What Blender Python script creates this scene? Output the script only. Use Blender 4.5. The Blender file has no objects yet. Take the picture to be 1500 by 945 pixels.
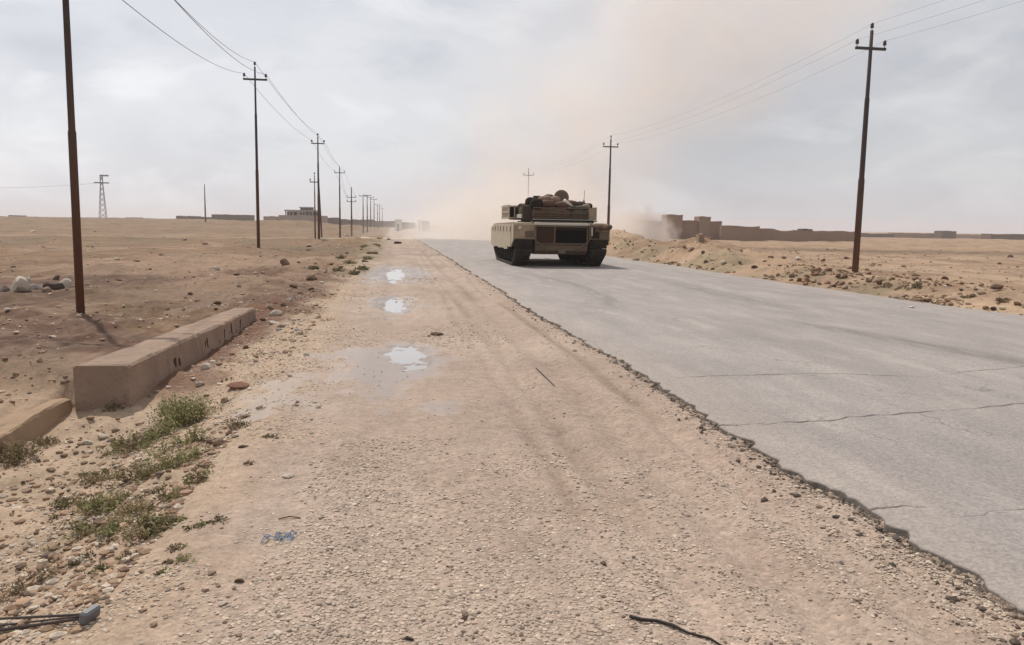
import bpy, math, random
import numpy as np
from mathutils import Vector, Matrix
R = math.radians
random.seed(7); rng = np.random.default_rng(7)
SC = bpy.context.scene
COL = SC.collection

# ------------------------------------------------------------------ camera
W0, H0, F0 = 1500.0, 945.0, 1180.0
CAMZ = 1.55
YAW, PITCH, ROLL = math.atan(175 / F0), math.atan(142.5 / F0), 0.0166
fw = Vector((math.sin(YAW) * math.cos(PITCH), math.cos(YAW) * math.cos(PITCH), -math.sin(PITCH)))
rt0 = Vector((math.cos(YAW), -math.sin(YAW), 0)); up0 = rt0.cross(fw)
rt = rt0 * math.cos(ROLL) + up0 * math.sin(ROLL)
up = up0 * math.cos(ROLL) - rt0 * math.sin(ROLL)
cam = bpy.data.cameras.new('camera'); camo = bpy.data.objects.new('camera', cam); COL.objects.link(camo)
M = Matrix((rt, up, -fw)).transposed().to_4x4(); M.translation = Vector((0, 0, CAMZ))
camo.matrix_world = M
cam.sensor_width = 36; cam.lens = 36 * F0 / W0; cam.clip_start = 0.05; cam.clip_end = 20000
SC.camera = camo

# ------------------------------------------------------------------ light
SUN_EL, SUN_AZ = R(53), R(-25)          # azimuth measured from +Y towards +X
sd = Vector((math.sin(SUN_AZ) * math.cos(SUN_EL), math.cos(SUN_AZ) * math.cos(SUN_EL), math.sin(SUN_EL)))
sl = bpy.data.lights.new('sun', 'SUN'); sl.energy = 3.1; sl.angle = R(0.9); sl.color = (1, .95, .87)
so = bpy.data.objects.new('sun', sl); COL.objects.link(so)
so.rotation_euler = sd.to_track_quat('Z', 'Y').to_euler()
SC.view_settings.view_transform = 'Standard'; SC.view_settings.look = 'None'
SC.view_settings.exposure = 0.06; SC.view_settings.gamma = 1
SC.cycles.volume_bounces = 2; SC.cycles.max_bounces = 8
SC.cycles.volume_step_rate = 1.0

class NT:
    def __init__(s, tree): s.t = tree; s.n = tree.nodes; s.l = tree.links
    def new(s, typ, **kw):
        n = s.n.new(typ)
        for k, v in kw.items(): setattr(n, k, v)
        return n
    def put(s, v, sock):
        if isinstance(v, bpy.types.NodeSocket): s.l.new(v, sock)
        elif v is not None: sock.default_value = v
    def math(s, op, a, b=None, c=None, clamp=False):
        n = s.new('ShaderNodeMath', operation=op, use_clamp=clamp)
        s.put(a, n.inputs[0]); s.put(b, n.inputs[1])
        if c is not None: s.put(c, n.inputs[2])
        return n.outputs[0]
    def noise(s, vec, scale, detail=3, rough=.55, dist=0):
        n = s.new('ShaderNodeTexNoise'); s.put(vec, n.inputs['Vector'])
        n.inputs['Scale'].default_value = scale; n.inputs['Detail'].default_value = detail
        n.inputs['Roughness'].default_value = rough; n.inputs['Distortion'].default_value = dist
        return n.outputs['Fac']
    def ramp(s, fac, stops):
        n = s.new('ShaderNodeValToRGB'); s.put(fac, n.inputs[0])
        cr = n.color_ramp
        while len(cr.elements) < len(stops): cr.elements.new(.5)
        for e, (p, c) in zip(cr.elements, stops):
            e.position = p; e.color = c if len(c) == 4 else (*c, 1)
        return n.outputs[0]
    def remap(s, v, a, b, c=0, d=1):
        n = s.new('ShaderNodeMapRange'); s.put(v, n.inputs[0])
        for i, x in enumerate((a, b, c, d)): n.inputs[i + 1].default_value = x
        return n.outputs[0]
    def mix(s, f, a, b, mode='MIX'):
        n = s.new('ShaderNodeMix', data_type='RGBA', blend_type=mode)
        s.put(f, n.inputs[0]); s.put(a if not isinstance(a, tuple) else (*a[:3], 1), n.inputs[6])
        s.put(b if not isinstance(b, tuple) else (*b[:3], 1), n.inputs[7])
        return n.outputs[2]
    def mapping(s, vec, scale=(1, 1, 1), loc=(0, 0, 0), rot=(0, 0, 0)):
        n = s.new('ShaderNodeMapping'); s.put(vec, n.inputs[0])
        n.inputs['Scale'].default_value = scale; n.inputs['Location'].default_value = loc; n.inputs['Rotation'].default_value = rot
        return n.outputs[0]

# ------------------------------------------------------------------ world: thin overcast over a daylight sky
wd = bpy.data.worlds.new('World'); SC.world = wd; wd.use_nodes = True
w = NT(wd.node_tree); w.n.clear()
sky = w.new('ShaderNodeTexSky', sky_type='NISHITA'); sky.sun_disc = False
sky.sun_elevation = SUN_EL; sky.sun_rotation = SUN_AZ; sky.dust_density = 3; sky.air_density = 1.2
tc = w.new('ShaderNodeTexCoord').outputs['Generated']
sep = w.new('ShaderNodeSeparateXYZ'); w.l.new(tc, sep.inputs[0])
zz = w.math('ADD', w.math('ABSOLUTE', sep.outputs[2]), 0.28)
cv = w.new('ShaderNodeCombineXYZ')
w.put(w.math('DIVIDE', sep.outputs[0], zz), cv.inputs[0]); w.put(w.math('DIVIDE', sep.outputs[1], zz), cv.inputs[1])
cvo = tc
n1 = w.noise(w.mapping(cvo, (1, 1, 2.2), (3.1, 1.7, .3)), 2.6, 4, .5, .5)
n2 = w.noise(w.mapping(cvo, (1.0, 1.0, 2.4), (7.3, 4.7, .9)), 5.5, 6, .55, .4)
s_grey = (0.655, 0.675, 0.735, 1); s_light = (0.80, 0.815, 0.86, 1)
cl = w.mix(w.remap(n1, .36, .60), s_grey, s_light)
puff = w.math('MULTIPLY', w.remap(n2, .53, .66), .75)
cl = w.mix(puff, cl, (0.92, 0.93, 0.96))
shade = w.math('MULTIPLY', w.remap(n2, .46, .32), .40)
cl = w.mix(shade, cl, (0.50, 0.53, 0.59))
# whole sky: a little darker on the side away from the sun
az = w.new('ShaderNodeVectorMath', operation='DOT_PRODUCT'); w.l.new(tc, az.inputs[0]); az.inputs[1].default_value = (math.sin(R(-35)), math.cos(R(-35)), 0)
cl = w.mix(w.remap(az.outputs['Value'], .97, .55), cl, w.mix(1.0, cl, (.78, .775, .77), 'MULTIPLY'))
hz = w.remap(sep.outputs[2], .07, .0)
cl = w.mix(w.math('MULTIPLY', hz, .5), cl, (0.66, 0.62, 0.66))
bgn = w.new('ShaderNodeBackground'); bgn.inputs[1].default_value = 0.10
skx = w.mix(1.0, sky.outputs[0], (1, 1, 1), 'MULTIPLY')
cl10 = w.new('ShaderNodeVectorMath', operation='SCALE'); w.l.new(cl, cl10.inputs[0]); cl10.inputs[3].default_value = 10.0
w.put(w.mix(.90, skx, cl10.outputs[0]), bgn.inputs[0])
w.l.new(bgn.outputs[0], w.new('ShaderNodeOutputWorld').inputs[0])

# ------------------------------------------------------------------ pixel helpers (photograph pixels -> places on the ground)
def ray(px, py):
    return (fw + rt * ((px - W0 / 2) / F0) + up * ((H0 / 2 - py) / F0))
def at(px, py, d):                       # a point at depth d
    return Vector((0, 0, CAMZ)) + ray(px, py) * d
def hy(px): return 330 + 0.0166 * (px - 750)

# ------------------------------------------------------------------ numpy noise
_perm = rng.random((256, 256))
def vnoise(x, y):
    xi = np.floor(x).astype(int); yi = np.floor(y).astype(int); fx = x - xi; fy = y - yi
    fx = fx * fx * (3 - 2 * fx); fy = fy * fy * (3 - 2 * fy)
    a = _perm[xi & 255, yi & 255]; b = _perm[(xi + 1) & 255, yi & 255]
    c = _perm[xi & 255, (yi + 1) & 255]; d = _perm[(xi + 1) & 255, (yi + 1) & 255]
    return (a * (1 - fx) + b * fx) * (1 - fy) + (c * (1 - fx) + d * fx) * fy - .5
def fbm(x, y, s, o=4, g=.5):
    r = 0; a = 1
    for k in range(o):
        r = r + a * vnoise(x * s + 17.3 * k, y * s + 9.1 * k); s *= 2.03; a *= g
    return r
def sst(a, b, x):
    t = np.clip((x - a) / (b - a), 0, 1); return t * t * (3 - 2 * t)

EDGE = 2.62
def edge_x(y):                            # ragged left edge of the asphalt
    y = np.asarray(y, float)
    return EDGE + .10 * vnoise(y * .35, y * 0 + 3) + .10 * vnoise(y * 1.3, y * 0 + 8) + .07 * vnoise(y * 4.1, y * 0 + 5) + (.06 * vnoise(y * 11, y * 0 + 1) + .04 * vnoise(y * 27, y * 0 + 11)) * sst(60, 20, y) - .0025 * np.clip(y, 0, 90)
def redge_x(y):
    y = np.asarray(y, float)
    return 11.35 + .35 * vnoise(y * .12, y * 0 + 30) + .15 * vnoise(y * .9, y * 0 + 12) + .05 * vnoise(y * 5, y * 0 + 2) + 1.0 * sst(22, 8, y)
def far_z(y):
    return -1.0 * sst(60, 175, y) + 1.15 * sst(300, 1100, y)
PUD = [(0.12, 25.6, .80, 3.2), (-0.02, 15.6, .34, 1.45), (0.20, 9.55, .30, .68)]
def pud_d(X, Y, p):
    cx, cy, a, b = p
    q = np.sqrt(((X - cx) / a) ** 2 + ((Y - cy) / b) ** 2)
    return q + 1.05 * fbm(X, Y * .9, 3.3, 4, .65) * (q < 4)
def wetness(X, Y):
    w_ = np.zeros_like(X)
    for p in PUD: w_ = np.maximum(w_, sst(1.7, 1.0, pud_d(X, Y, p)))
    a = sst(1.25, .5, np.sqrt(((X + .25) / .75) ** 2 + ((Y - 8.7) / 1.7) ** 2) + 1.5 * fbm(X, Y * .7, 1.9, 4, .6))
    b = sst(1.2, .45, np.sqrt(((X + 1.12) / .30) ** 2 + ((Y - 7.3) / 1.0) ** 2) + 1.3 * fbm(X, Y * .8, 4.2, 4, .6))
    return np.clip(np.maximum(w_, np.maximum(a * .85, b * .7)), 0, 1)
MOUNDS = []  # x, y, rx, ry, h
def mnd(px, d, wpx, ry, h):
    p = at(px, hy(px), d); MOUNDS.append((p.x, p.y, wpx / F0 * d, ry, h))
mnd(922, 62, 52, 8, 1.15); mnd(890, 66, 40, 6, .9); mnd(1010, 52, 70, 6, .35); mnd(600, 150, 26, 9, 1.5)
mnd(560, 118, 12, 5, .5); mnd(1180, 40, 60, 3.0, .25); mnd(1240, 30.5, 50, 1.6, .22); mnd(1330, 28, 70, 2.5, .2)
mnd(230, 21, 120, 2.0, .10); mnd(270, 30, 90, 2.5, .16); mnd(60, 19, 90, 1.6, .12); mnd(520, 60, 24, 5, .45)
mnd(545, 48, 16, 6, .25); mnd(430, 34, 60, 3, .14); mnd(120, 60, 160, 5, .25); mnd(1420, 60, 140, 5, .3)
mnd(300, 95, 150, 6, .35); mnd(1120, 33, 60, 3.5, .42); mnd(1030, 40, 55, 4.5, .5); mnd(1190, 27.5, 34, 1.5, .22); mnd(960, 50, 40, 6, .5); mnd(1400, 21, 60, 1.3, .12)
mnd(1262, 33.4, 75, 3.6, -.46); mnd(893, 72.7, 30, 5, -.5); mnd(430, 262, 105, 18, 2.5); mnd(515, 240, 50, 18, 1.5)
mnd(330, 19, 70, 1.5, .14); mnd(140, 24, 60, 1.6, .2); mnd(400, 24, 60, 2.2, .16); mnd(20, 12.5, 60, .8, .10); mnd(455, 30, 30, 2.5, .2); mnd(470, 22, 24, 1.6, .12); mnd(425, 17.5, 20, .9, .16); mnd(405, 15.8, 18, .6, .14)
def ground_z(X, Y, fine=True):
    X = np.asarray(X, float); Y = np.asarray(Y, float)
    z = far_z(Y)
    # right field falls away from the road
    z = z + sst(11.2, 12.3, X) * .07 * sst(14, 12.4, X) - sst(12.2, 20, X) * .50 * sst(200, 120, Y) - sst(14, 24, X) * sst(30, 75, Y) * .40 * sst(260, 140, Y)
    # left field: gently down further out along the road
    z = z - sst(-3, -7, X) * sst(50, 120, Y) * .25 * sst(260, 150, Y) + sst(-20, -70, X) * sst(120, 320, Y) * .9 * sst(900, 400, Y)
    z = z + (1.55 * np.exp(-((Y - 340) / 90) ** 2) + .9 * sst(420, 900, Y)) * sst(-5, -75, X + .12 * (Y - 340)) * (1 + .5 * fbm(X, Y, .012, 3))
    z = z - 1.45 * sst(250, 500, Y) * sst(20, 120, X)
    # ditch beside the concrete beam
    A = np.interp(Y, [-5, 7.4, 8.3, 9.5, 13.5, 15.5], [.40, .40, .32, .22, .07, 0])
    edge = np.where(Y < 8.3, -3.16, -2.80)
    t = sst(-.75, -2.5, X)
    inside = 1 - sst(0, .06, edge - X)
    L = np.where(Y < 8.3, 1.0, 0.0); L = sst(8.75, 8.2, Y)
    left = .035 * sst(14.5, 12.5, Y) * sst(8, 8.4, Y) - .20 * L * sst(-5.8, -3.4, X)
    z = z + inside * (-A * t) + (1 - inside) * left
    # ruts on the track
    for xc, wd_, dp in ((1.72, .13, .034), (2.12, .09, .028), (0.05, .26, .030), (-.62, .2, .018), (1.28, .10, .026), (1.05, .07, .018), (2.33, .06, .016)):
        xx = xc + .10 * vnoise(Y * .22, Y * 0 + xc * 7) + .03 * vnoise(Y * 1.1, Y * 0 + xc * 3)
        g = (X - xx) / wd_
        z = z - dp * np.exp(-g * g) + dp * .45 * (np.exp(-((g - 1.7) ** 2) * 2) + np.exp(-((g + 1.7) ** 2) * 2)) * (Y < 60)
    # rough raised bank along the far side of the asphalt
    bh = np.interp(Y, [8, 14, 20, 24, 28, 40, 75, 110], [.14, .26, .24, .22, .42, .52, .55, .1])
    z = z + bh * sst(12.0, 13.0, X) * sst(18.5, 14.6, X) * (1 + 1.3 * fbm(X, Y, .45, 4, .6)) + .10 * sst(12, 13, X) * sst(22, 16, X) * np.maximum(fbm(X, Y, 1.9, 3, .6), -.05) * sst(90, 50, Y)
    # mounds
    for mx, my, rx, ry, h in MOUNDS:
        q = ((X - mx) / rx) ** 2 + ((Y - my) / ry) ** 2
        z = z + h * np.exp(-q * 1.4) * (1 + .35 * fbm(X, Y, 1.6 / max(rx, .5), 3))
    ontrack = sst(-1.6, -.8, X) * sst(11.8, 11, X)
    dist = np.sqrt(X * X + Y * Y)
    amp = (.018 + .075 * sst(1.2, 3.2, np.abs(X + 0.) * (X < 0) ) + .10 * sst(11.6, 13.5, X))
    amp = np.where(ontrack > .5, .018, amp) * np.where(dist > 60, 1 + (dist - 60) / 60, 1)
    amp = np.minimum(amp, .5) * sst(2500, 500, dist)
    wet = wetness(X, Y)
    z = z + amp * fbm(X, Y, .55, 3) * (1 - wet) * 1.3
    if fine:
        a2 = (.012 + .020 * (1 - ontrack)) * sst(40, 15, dist) * (1 - .9 * wet)
        z = z + a2 * fbm(X, Y, 3.2, 4, .6)
        z = z + (1 - ontrack) * sst(60, 25, dist) * (.10 * np.maximum(fbm(X, Y, 1.4, 4, .6) - .08, 0) + .11 * np.maximum(fbm(X + 50, Y, 4.6, 3, .6) - .16, 0))
    for p in PUD:
        z = z - .045 * sst(1.15, .6, pud_d(X, Y, p))
    # groove at the broken edge of the asphalt, and bed under the asphalt
    ex = edge_x(Y)
    z = z - .02 * sst(-.5, -.1, X - ex) * (X < 11) * 0
    z = z - (.042 + .03 * vnoise(X * 9, Y * 9)) * sst(-.13, -.02, X - ex) * sst(0, .3, redge_x(Y) - X)
    z = z - sst(.1, .3, X - ex) * sst(.05, .3, redge_x(Y) - X) * .06
    return z
def gz(x, y): return float(ground_z(np.array([x]), np.array([y]))[0])
def G(px, py, z0=None):                   # march a ray to the ground
    r = ray(px, py); d0 = 1.5
    ds = 1.5 * 1.012 ** np.arange(620); X = r.x * ds; Y = r.y * ds; Z = CAMZ + r.z * ds
    h = ground_z(X, Y) - Z; i = int(np.argmax(h > 0))
    if h[i] <= 0 or i == 0: i = 1 if i == 0 and h[0] > 0 else len(ds) - 1
    t = h[i - 1] / (h[i - 1] - h[i]); d = ds[i - 1] + (ds[i] - ds[i - 1]) * t
    return Vector((r.x * d, r.y * d, CAMZ + r.z * d)), d
def place(px, d, sink=0):                 # column px at depth d, on the ground
    p = at(px, hy(px), d)
    return Vector((p.x, p.y, gz(p.x, p.y) - sink))

# ------------------------------------------------------------------ object helpers
def tag(o, label=None, cat=None, group=None, kind=None):
    for k, v in (('label', label), ('category', cat), ('group', group), ('kind', kind)):
        if v: o[k] = v
    return o
def link(name, me, parent=None, loc=None, mat=None):
    o = bpy.data.objects.new(name, me); COL.objects.link(o)
    if parent: o.parent = parent
    if loc is not None: o.location = loc
    if mat and me is not None and not me.materials: me.materials.append(mat)
    return o
def empty(name, loc=(0, 0, 0), rz=0, **kw):
    o = bpy.data.objects.new(name, None); COL.objects.link(o); o.location = loc; o.rotation_euler = (0, 0, rz)
    o.empty_display_size = .2
    return tag(o, **kw)
def copy_tree(o, parent=None):
    c = o.copy(); COL.objects.link(c); c.parent = parent
    for ch in list(o.children): copy_tree(ch, c)
    return c
class MB:
    def __init__(s): s.v = []; s.f = []
    def add(s, vs, fs):
        b = len(s.v); s.v += [tuple(v) for v in vs]; s.f += [tuple(b + i for i in f) for f in fs]; return s
    def box(s, x0, x1, y0, y1, z0, z1, ch=0):
        if ch <= 0:
            vs = [(x, y, z) for z in (z0, z1) for y in (y0, y1) for x in (x0, x1)]
            return s.add(vs, [(0, 2, 3, 1), (4, 5, 7, 6), (0, 1, 5, 4), (2, 6, 7, 3), (0, 4, 6, 2), (1, 3, 7, 5)])
        c = min(ch, (x1 - x0) * .45, (y1 - y0) * .45, (z1 - z0) * .45)
        vs = []
        for z, k in ((z0, c), (z0 + c, 0), (z1 - c, 0), (z1, c)):
            a, b, d, e = x0 + k, x1 - k, y0 + k, y1 - k; q = c if k == 0 else c * .3
            vs += [(a + q, d, z), (b - q, d, z), (b, d + q, z), (b, e - q, z), (b - q, e, z), (a + q, e, z), (a, e - q, z), (a, d + q, z)]
        fs = [tuple(range(7, -1, -1)), tuple(range(24, 32))]
        for r in range(3):
            for i in range(8): fs.append((r * 8 + i, r * 8 + (i + 1) % 8, (r + 1) * 8 + (i + 1) % 8, (r + 1) * 8 + i))
        return s.add(vs, fs)
    def tube(s, pts, rad, n=8, caps=True):
        pts = [Vector(p) for p in pts]; rr = rad if isinstance(rad, (list, tuple)) else [rad] * len(pts)
        vs = []
        for i, p in enumerate(pts):
            t = (pts[min(i + 1, len(pts) - 1)] - pts[max(i - 1, 0)]).normalized()
            a = t.cross(Vector((0, 0, 1)) if abs(t.z) < .9 else Vector((1, 0, 0))).normalized(); b = t.cross(a)
            for k in range(n):
                th = 2 * math.pi * k / n
                vs.append(p + (a * math.cos(th) + b * math.sin(th)) * rr[i])
        fs = []
        for i in range(len(pts) - 1):
            for k in range(n):
                fs.append((i * n + k, i * n + (k + 1) % n, (i + 1) * n + (k + 1) % n, (i + 1) * n + k))
        if caps:
            fs.append(tuple(range(n - 1, -1, -1))); fs.append(tuple((len(pts) - 1) * n + k for k in range(n)))
        return s.add(vs, fs)
    def prism(s, poly, axis, a0, a1):      # poly in the other two axes
        n = len(poly); vs = []
        for a in (a0, a1):
            for p, q in poly:
                vs.append({'x': (a, p, q), 'y': (p, a, q), 'z': (p, q, a)}[axis])
        fs = [tuple(range(n)), tuple(range(2 * n - 1, n - 1, -1))]
        for i in range(n): fs.append((i, i + n, (i + 1) % n + n, (i + 1) % n))
        return s.add(vs, fs)
    def blob(s, c, r, n=1, jit=.15, seed=0):
        v, f = ICO2 if n > 1 else ICO
        rg = np.random.default_rng(seed); r = np.array(r if isinstance(r, (tuple, list)) else (r, r, r))
        vv = v * (1 + jit * (rg.random((len(v), 1)) - .5) * 2) * r + np.array(c)
        return s.add(vv, f)
    def mesh(s, name, smooth=False):
        me = bpy.data.meshes.new(name); me.from_pydata(s.v, [], s.f)
        import bmesh
        bm = bmesh.new(); bm.from_mesh(me); bmesh.ops.recalc_face_normals(bm, faces=bm.faces); bm.to_mesh(me); bm.free()
        if smooth: me.polygons.foreach_set('use_smooth', [True] * len(me.polygons))
        return me
    def build(s, name, mat, parent=None, smooth=False, loc=None):
        return link(name, s.mesh(name, smooth), parent, loc, mat)
def ico(sub):
    import bmesh
    bm = bmesh.new(); bmesh.ops.create_icosphere(bm, subdivisions=sub, radius=1)
    v = np.array([x.co[:] for x in bm.verts]); f = [tuple(q.index for q in x.verts) for x in bm.faces]; bm.free(); return v, f
ICO = ico(1); ICO2 = ico(2); ICO3 = ico(3)
def numesh(name, V, F, k, cols=None, smooth=False, extra=None):
    me = bpy.data.meshes.new(name)
    me.vertices.add(len(V)); me.vertices.foreach_set('co', np.ascontiguousarray(V, dtype=np.float32).ravel())
    F = np.ascontiguousarray(F, dtype=np.int32)
    me.loops.add(F.size); me.loops.foreach_set('vertex_index', F.ravel())
    me.polygons.add(len(F)); me.polygons.foreach_set('loop_start', np.arange(0, F.size, k, dtype=np.int32))
    me.update(calc_edges=True)
    me.polygons.foreach_set('use_smooth', np.full(len(F), smooth))
    if cols is not None:
        a = me.attributes.new('tint', 'FLOAT_COLOR', 'POINT')
        c = np.ones((len(V), 4), np.float32); c[:, :cols.shape[1]] = cols; a.data.foreach_set('color', c.ravel())
    for k2, arr in (extra or {}).items():
        a = me.attributes.new(k2, 'FLOAT', 'POINT'); a.data.foreach_set('value', arr.astype(np.float32))
    return me

# ------------------------------------------------------------------ materials
def mat(name, base, rough=.9, var=.12, scale=6, bump=.0, bscale=40, metal=0, fn=None, spec=.3):
    m = bpy.data.materials.new(name); m.use_nodes = True; t = NT(m.node_tree); b = t.n['Principled BSDF']
    b.inputs['Roughness'].default_value = rough; b.inputs['Metallic'].default_value = metal
    b.inputs['Specular IOR Level'].default_value = spec
    oc = t.new('ShaderNodeTexCoord').outputs['Object']
    c = t.mix(t.noise(oc, scale, 5), tuple(max(0, x * (1 - var)) for x in base), tuple(x * (1 + var) for x in base))
    if fn: c = fn(t, oc, c, b)
    t.put(c, b.inputs['Base Color'])
    if bump:
        bn = t.new('ShaderNodeBump'); bn.inputs['Strength'].default_value = bump; bn.inputs['Distance'].default_value = .02
        t.put(t.noise(oc, bscale, 5), bn.inputs['Height']); t.l.new(bn.outputs[0], b.inputs['Normal'])
    return m
def tinted(name, rough=.92, vary=.25, scale=60, bump=.3, bscale=120, spec=.25):
    m = bpy.data.materials.new(name); m.use_nodes = True; t = NT(m.node_tree); b = t.n['Principled BSDF']
    b.inputs['Roughness'].default_value = rough; b.inputs['Specular IOR Level'].default_value = spec
    oc = t.new('ShaderNodeTexCoord').outputs['Object']
    at_ = t.new('ShaderNodeAttribute', attribute_name='tint').outputs['Color']
    k = t.remap(t.noise(oc, scale, 3), .3, .7, 1 - vary, 1 + vary)
    sc_ = t.new('ShaderNodeVectorMath', operation='SCALE'); t.l.new(at_, sc_.inputs[0]); t.put(k, sc_.inputs[3])
    t.l.new(sc_.outputs[0], b.inputs['Base Color'])
    if bump:
        bn = t.new('ShaderNodeBump'); bn.inputs['Strength'].default_value = bump; bn.inputs['Distance'].default_value = .01
        t.put(t.noise(oc, bscale, 4), bn.inputs['Height']); t.l.new(bn.outputs[0], b.inputs['Normal'])
    return m

def ground_mat():
    m = bpy.data.materials.new('soil'); m.use_nodes = True; t = NT(m.node_tree); b = t.n['Principled BSDF']
    oc = t.new('ShaderNodeTexCoord').outputs['Object']
    col = t.new('ShaderNodeAttribute', attribute_name='tint').outputs['Color']
    wet = t.new('ShaderNodeAttribute', attribute_name='wet').outputs['Fac']
    grav = t.new('ShaderNodeAttribute', attribute_name='grav').outputs['Fac']
    flat = t.mapping(oc, (1, 1, .2))
    n_a = t.noise(flat, 1.1, 5, .6); n_b = t.noise(flat, 9, 6, .65); n_c = t.noise(flat, 55, 4, .6)
    n_s = t.noise(t.mapping(oc, (1.6, .25, .2)), 1.3, 6, .62)
    k = t.math('ADD', t.math('MULTIPLY', t.math('SUBTRACT', n_a, .5), .5), t.math('MULTIPLY', t.math('SUBTRACT', n_b, .5), .9))
    k = t.math('ADD', k, t.math('MULTIPLY', t.math('SUBTRACT', n_c, .5), .75))
    k = t.math('ADD', k, t.math('MULTIPLY', t.math('SUBTRACT', n_s, .5), .25))
    bro = t.remap(t.noise(t.mapping(oc, (1, .6, .2), (4, 9, 1)), .33, 9, .72), .47, .60)
    bro2 = t.remap(t.noise(t.mapping(oc, (1, .8, .2), (14, 3, 1)), 2.2, 8, .75), .52, .62)
    fld = t.math('SUBTRACT', 1, grav)
    k = t.math('SUBTRACT', k, t.math('MULTIPLY', t.math('ADD', t.math('MULTIPLY', bro, .26), t.math('MULTIPLY', bro2, .24)), fld))
    v1 = t.new('ShaderNodeTexVoronoi'); t.put(flat, v1.inputs['Vector']); v1.inputs['Scale'].default_value = 42
    v2 = t.new('ShaderNodeTexVoronoi'); t.put(flat, v2.inputs['Vector']); v2.inputs['Scale'].default_value = 95
    vs = t.new('ShaderNodeSeparateColor'); t.l.new(v1.outputs['Color'], vs.inputs[0])
    st = t.math('MULTIPLY', t.math('SUBTRACT', vs.outputs[0], .5), .34)
    k = t.math('ADD', k, t.math('MULTIPLY', st, grav))
    k = t.math('MULTIPLY', k, t.math('SUBTRACT', 1, t.math('MULTIPLY', wet, .7)))
    s = t.new('ShaderNodeVectorMath', operation='SCALE'); t.l.new(col, s.inputs[0]); t.put(t.math('ADD', 1.06, k), s.inputs[3])
    c = t.mix(t.math('MULTIPLY', wet, .45), s.outputs[0], (.20, .165, .15))
    t.put(c, b.inputs['Base Color'])
    t.put(t.remap(wet, .2, .85, .95, .28), b.inputs['Roughness']); b.inputs['Specular IOR Level'].default_value = .35
    hgt = t.math('ADD', t.math('MULTIPLY', v1.outputs['Distance'], t.math('MULTIPLY', grav, -.55)), t.math('MULTIPLY', t.noise(flat, 70, 5, .65), .8))
    hgt = t.math('ADD', hgt, t.math('MULTIPLY', v2.outputs['Distance'], t.math('MULTIPLY', grav, -.3)))
    hgt = t.math('ADD', hgt, t.math('MULTIPLY', n_b, 2.2))
    bn = t.new('ShaderNodeBump'); bn.inputs['Distance'].default_value = .014
    t.put(t.remap(wet, 0, .7, .55, .06), bn.inputs['Strength'])
    t.put(hgt, bn.inputs['Height']); t.l.new(bn.outputs[0], b.inputs['Normal'])
    return m

# ------------------------------------------------------------------ ground
def axis_pts(a0, a1, s, g, far):
    v = list(np.arange(a0, a1 + 1e-6, s)); p = a1; st = s
    while p < far: st *= g; p += st; v.append(p)
    return v
xr = axis_pts(0, 4.0, .045, 1.035, 3500); xl = axis_pts(0, 5.6, .045, 1.035, 3500)
xs = np.array([-x for x in xl[::-1]][:-1] + xr)
ys = [-4, -3, -2, -1, -.4, 0, .3, .6, .85, 1.05]; yy = 1.2; st = .032
while yy < 4200: ys.append(yy); yy += st; st *= 1.0105
ys = np.array(ys)
GX, GY = np.meshgrid(xs, ys); GXf = GX.ravel(); GYf = GY.ravel()
GZ = ground_z(GXf, GYf)
C_TRACK = np.array([.335, .248, .193]); C_TRACK2 = np.array([.37, .28, .22]); C_FIELD = np.array([.195, .114, .057])
C_RED = np.array([.110, .050, .029]); C_PALE = np.array([.285, .185, .118]); C_SAND = np.array([.335, .222, .140]); C_OLIVE = np.array([.19, .15, .08])
def lerp(a, b, t): return a * (1 - t[:, None]) + b * t[:, None]
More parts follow.
